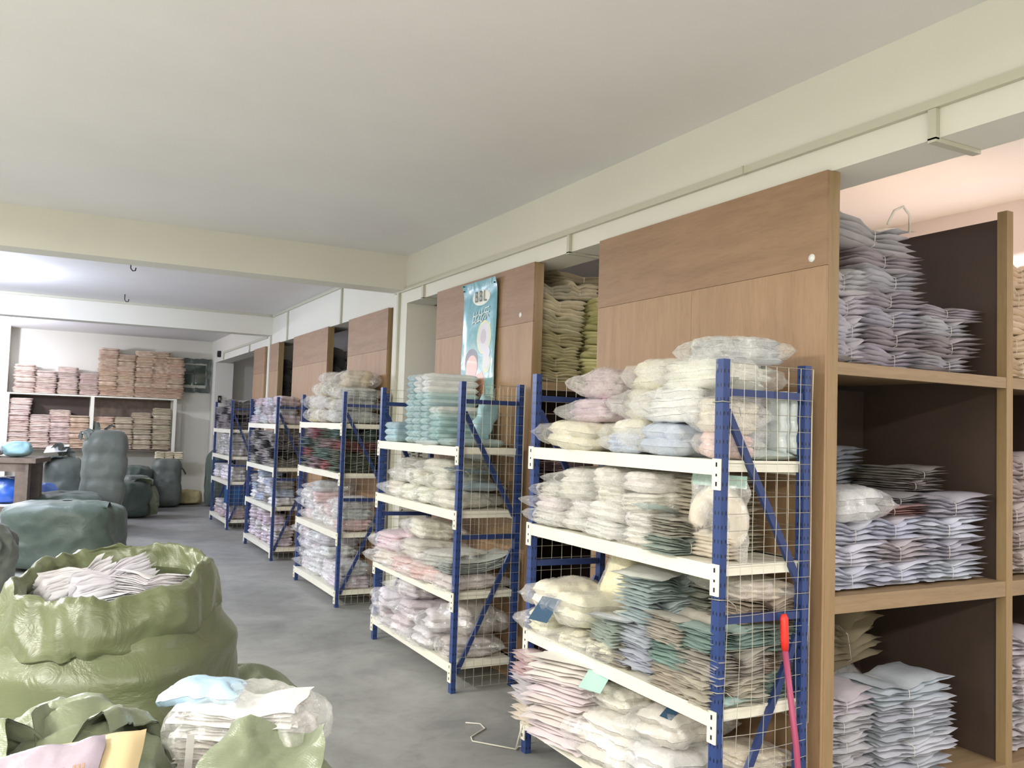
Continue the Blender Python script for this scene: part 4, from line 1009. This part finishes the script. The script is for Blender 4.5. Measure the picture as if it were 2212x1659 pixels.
t = sack('crumpled sage sack in front of the open sack, bottom left corner', .05, 2.36, .27, .22, .89, 'sack_sage', 3, .09, rot=-.4, shoulder=.74, nu=180, nv=110)
flap(t, (.14, .10, .80), (.02, -.12, .95), .30, 'sack_sage', 5, .06)
flap(t, (-.24, .02, .80), (-.06, -.12, .96), .30, 'sack_sage', 9, .06)
t = sack('sage sack at the bottom edge below the clear-wrapped packs', .50, 2.20, .17, .27, .83, 'sack_sage', 8, .05, rot=-.45, shoulder=.85)
flap(t, (-.06, -.16, .74), (.06, .03, .925), .36, 'sack_sage', 11, .04)
sack('low green sack mostly hidden behind the open sack, at its right', .74, 3.86, .26, .30, .62, 'sack_sage', 5, .07)
sack('green sack under the yellowish bag, at the lower left edge', .10, 1.74, .20, .20, .92, 'sack_sage', 15, .04)
yb = thing('yellowish_bag', 'yellowish bag with clear face and mauve contents, bottom left corner', 'bag', (.02, 1.84, .935), -.30)
m = MB(); pillow(m, .36, .30, .07, 30, 24, 61, pw=5, wav=.006, crum=.003, cf=10, edge=.002); b_ = m.build('bag_body', M['kraft'], yb); b_.rotation_euler = (.45, -.22, 0)
m = MB(); pillow(m, .28, .24, .035, 30, 26, 62, pw=5, wav=.005, crum=.004, cf=24, edge=.003); c_ = m.build('contents', M['pack'], yb, rgb(158, 146, 160)); c_.rotation_euler = (.45, -.22, 0); c_.location = (-.03, -.028, .048)
m = MB()
for i in range(2):
    for j in range(5):
        for q in range(3): m.box(.0+i*.035+q*.008, .005+i*.035+q*.008, -.06+j*.02, -.048+j*.02, 0, .001)
p_ = m.build('printed_marks', plain('brown_print', rgb(150, 120, 100), .5), yb); p_.rotation_euler = (.45, -.22, 0); p_.location = (.03, -.05, .098)
# clear wrapped pile on the sage sack
CP = 'clear-wrapped packs piled on the sage sack'
x0_, y0_ = .515, 2.385
for i in range(4):
    put('bundle', x0_+RND.uniform(-.01, .01), y0_, .80+i*.037, .32, .23, .045, [(222, 210, 204), (226, 216, 208), (240, 236, 232), (236, 234, 232)][i], 'pale pack bundle inside the clear-wrapped pile on a sack, %s' % od(i, 4), CP, rz=-YAW, n=5, string=False, mat='satin')
cw = thing('clear_wrap', 'crinkled clear plastic wrap over the pile on the sage sack', 'plastic wrap', (x0_, y0_, .797), -YAW)
m = MB(); pillow(m, .36, .28, .185, 46, 34, 71, pw=3.2, wav=.012, crum=.010, cf=18, edge=.02); m.build('wrap', M['film'], cw)
bp = thing('light_blue_pack', 'light blue rolled pack at the left of the clear-wrapped pile', 'wrapped pack', (.40, 2.45, .945), -YAW)
m = MB(); pillow(m, .20, .14, .06, 20, 14, 72, pw=2.6, wav=.008, crum=.004, warp=lambda x, y, z: (x, y, z-.9*max(0, -x-.02)**1.5)); m.build('pack', M['satin'], bp, rgb(176, 206, 228))
m = MB(); m.grid(lambda u, v: (-.02+.012*u+.02*v, -.05+.03*math.sin(v*3), .22-.24*v+.0), 2, 10)
st = MB().bar((.335, 2.26, .62), (.345, 2.25, .93), .018, .003).build('grey_strap', plain('grey_strap_webbing', rgb(190, 188, 186), .6)); tag(st, 'light grey strap hanging between the two front sacks', 'strap')

# mid-distance bales
def blob(mb, a, b, c, seed, amp=.03, fr=3, ex=3.2, nu=80, nv=48, cinch=0, ncinch=4, lean=(0, 0), zex=2.6):
    def fn(u, v):
        t = u*2*PI; p = (v-.5)*PI; cc, ss = math.cos(t), math.sin(t); k = (abs(cc)**ex+abs(ss)**ex)**(-1/ex)
        cp, sp_ = abs(math.cos(p)), math.sin(p); kz = (cp**(zex*2)+abs(sp_)**(zex*2))**(-1/(zex*2))
        r = cp*kz; z = sp_*kz*c
        r *= 1-cinch*(abs(math.cos((z/c+1)*PI*ncinch/2))**10)
        x, y = cc*k*r*a, ss*k*r*b
        f = ridge(x*fr, y*fr, z*fr, seed)*amp+vn(x*2, y*2, z*2, seed)*amp
        q = (x+cc*f+lean[0]*(z+c), y+ss*f+lean[1]*(z+c), max(0, z+c+f*.6*abs(sp_)))
        return q
    mb.grid(fn, nu, nv, wrap_u=True); return mb
def bale(name, label, x, y, a, b, c, mat, seed, rz=0, z=0, cat='bale', **k):
    t = thing(name, label, cat, (x, y, z), rz); blob(MB(), .1, .1, .1, 1, nu=4, nv=4)
    mb = MB(); blob(mb, a, b, c, seed, **k); mb.build('bale_body', M[mat], t); return t
t = bale('long_bale', 'long dark green bale lying on the floor behind the open sack', .22, 10.75, .60, .36, .36, 'sack_dark', 4, rz=-.45, amp=.05, fr=3)
flap(t, (-.1, -.1, .70), (.5, -.1, .72), .30, 'sack_dark', 3, .03, 'folded_seam')
t = bale('upright_bale', 'tall grey-green shrink-wrapped bale standing upright by the back shelving', .72, 14.42, .31, .30, .74, 'sack_grey', 6, amp=.02, cinch=.07, ncinch=4, lean=(.045, 0))
flap(t, (-.12, 0, 1.44), (-.28, -.1, 1.36), .30, 'sack_grey', 4, .06, 'gathered_end'); flap(t, (.0, 0, 1.44), (.14, -.05, 1.56), .08, 'sack_grey', 6, .02, 'tied_tip'); flap(t, (-.08, 0, 1.44), (-.1, -.05, 1.60), .1, 'sack_grey', 7, .02, 'tied_tip')
t = bale('upright_bale', 'shorter grey bale with draped sack mouth left of the tall upright bale', .22, 15.1, .28, .28, .52, 'sack_grey', 9, amp=.03, cinch=.04, ncinch=3)
flap(t, (-.05, -.1, 1.02), (-.38, -.3, .82), .34, 'sack_grey', 5, .08, 'draped_mouth'); flap(t, (.05, -.1, 1.04), (-.1, -.3, 1.2), .30, 'sack_grey', 8, .07, 'draped_mouth')
o = MB().box(-.16, .16, -.10, .10, 0, .004).build('paper_sheet', M['paper']); o.location = (.12, 14.9, 1.17); o.rotation_euler = (.5, -.1, -.3); tag(o, 'white paper sheet lying on the shorter grey bale', 'paper')
bale('soft_bale', 'slumped green bale lying under the shorter grey bale', .20, 13.55, .52, .40, .30, 'sack_dark', 12, rz=-.2, amp=.05)
t = bale('upright_bale', 'upright green bale with cream bundles on its top, near the window', 2.03, 17.75, .27, .25, .46, 'sack_grey', 14, amp=.02, cinch=.04, ncinch=4)
flap(t, (.2, 0, .80), (.34, -.05, .62), .12, 'sack_dark', 14, .02)
for i, dx in enumerate((-.16, 0, .17)):
    put('folded', 2.05+dx, 17.75, .91, .24, .17, .13, (232, 216, 176), 'cream bundle on top of the upright green bale, %s' % ('left', 'middle', 'right')[i], 'cream bundles on the upright bale', string=True, rz=PI/2)
t = bale('gathered_sack', 'small green sack with bunched yellow-green mouth on the floor before the upright bales', 1.25, 16.0, .34, .28, .30, 'sack_dark', 16, amp=.04)
flap(t, (.30, -.05, .52), (.36, -.12, .04), .30, 'sack_sage', 17, .07, 'bunched_mouth'); flap(t, (.05, 0, .56), (.36, -.1, .58), .30, 'sack_sage', 18, .05, 'bunched_mouth')
bale('soft_bale', 'dark green bale in the shadow between the two upright bales', 1.42, 17.6, .30, .28, .38, 'sack_dark', 19, amp=.04)
bx = thing('grey_green_box', 'grey-green box-like pack between the upright bales', 'pack', (1.42, 17.0, 0), .3)
mb = MB(); blob(mb, .22, .2, .32, 3, .01, 3, ex=6, zex=4); mb.build('pack_body', M['sack_grey'], bx)
bale('dark_bale', 'dark grey-green bale leaning by the column behind the farthest rack', 2.98, 17.75, .22, .25, .55, 'sack_dark', 21, amp=.03, lean=(.02, 0))
stk_ = bale('yellow_pile', 'low yellow cloth pile on the floor under the window', 2.48, 18.25, .28, .22, .13, 'kraft', 22, amp=.04, cat='cloth pile')
stk_.children[0].material_slots[0].material = plain('pale_yellow_cloth', rgb(214, 200, 150), .85, nscale=9, namt=.12)
sack('brown-grey sack at the left edge behind the open sack', -.62, 9.0, .42, .34, .72, 'sack_grey', 24, .06)
sack('dark green sack at the left edge beside the open sack', -.42, 5.3, .26, .26, .86, 'sack_dark', 26, .04)
# work table at the left edge
tb = thing('work_table', 'worn wooden work table at the left edge, packs under it', 'table', (-.45, 13.1, 0), -.25)
MB().box(-1.2, .42, -.35, .35, 1.06, 1.12).build('table_top', M['oldwood'], tb)
MB().box(-1.15, .30, -.33, -.28, .95, 1.06).build('apron', M['oldwood'], tb)
MB().box(-1.15, .22, -.33, -.29, .42, .50).build('stretcher', M['oldwood'], tb)
MB().box(-1.15, .30, -.30, .30, .50, .515).build('lower_shelf', M['paper'], tb)
for (x, y) in ((.26, -.27), (.26, .27), (-1.1, -.27), (-1.1, .27)):
    MB().box(x-.075, x+.075, y-.06, y+.06, 0, 1.06).build('leg', M['oldwood'], tb)
def tpt(x, y, z):
    c, s = math.cos(-.25), math.sin(-.25); return (-.45+x*c-y*s, 13.1+x*s+y*c, z)
def soft(name, label, loc, a, b, c, colr, seed, mat='satin', cat='bag', rz=0):
    o = blob(MB(), a, b, c, seed, .03, 6, ex=2.2, nu=40, nv=24, zex=1.4).build(name, M[mat], None, rgb(*colr)); o.location = loc; o.rotation_euler = (0, 0, rz); return tag(o, label, cat)
soft('knotted_plastic_bag', 'knotted teal plastic bag on the work table', tpt(.10, 0, 1.121), .17, .14, .10, (150, 190, 196), 3)
soft('cloth_roll', 'brown cloth roll on the work table at the left edge', tpt(-.28, -.1, 1.121), .20, .09, .07, (150, 130, 112), 4, cat='cloth roll')
soft('white_bag', 'small white bag behind the brown roll on the work table', tpt(-.22, .15, 1.121), .12, .1, .09, (232, 228, 232), 5)
soft('blue_plastic_bag', 'bright blue plastic bag under the work table beside its leg', tpt(.0, .0, .517), .20, .18, .17, (48, 104, 206), 6, 'pack')
soft('blue_plastic_bag', 'dark blue plastic bag under the work table at the left', tpt(-.35, .02, .517), .22, .2, .16, (54, 84, 140), 7, 'pack')
soft('blue_white_bag', 'blue and white bag on the floor right of the table leg', (-.02, 13.95, 0), .20, .2, .36, (84, 130, 220), 8, 'pack')
soft('white_bag', 'white pointed bag under the work table at the left edge', tpt(-.42, -.2, .517), .13, .1, .13, (226, 226, 232), 9)
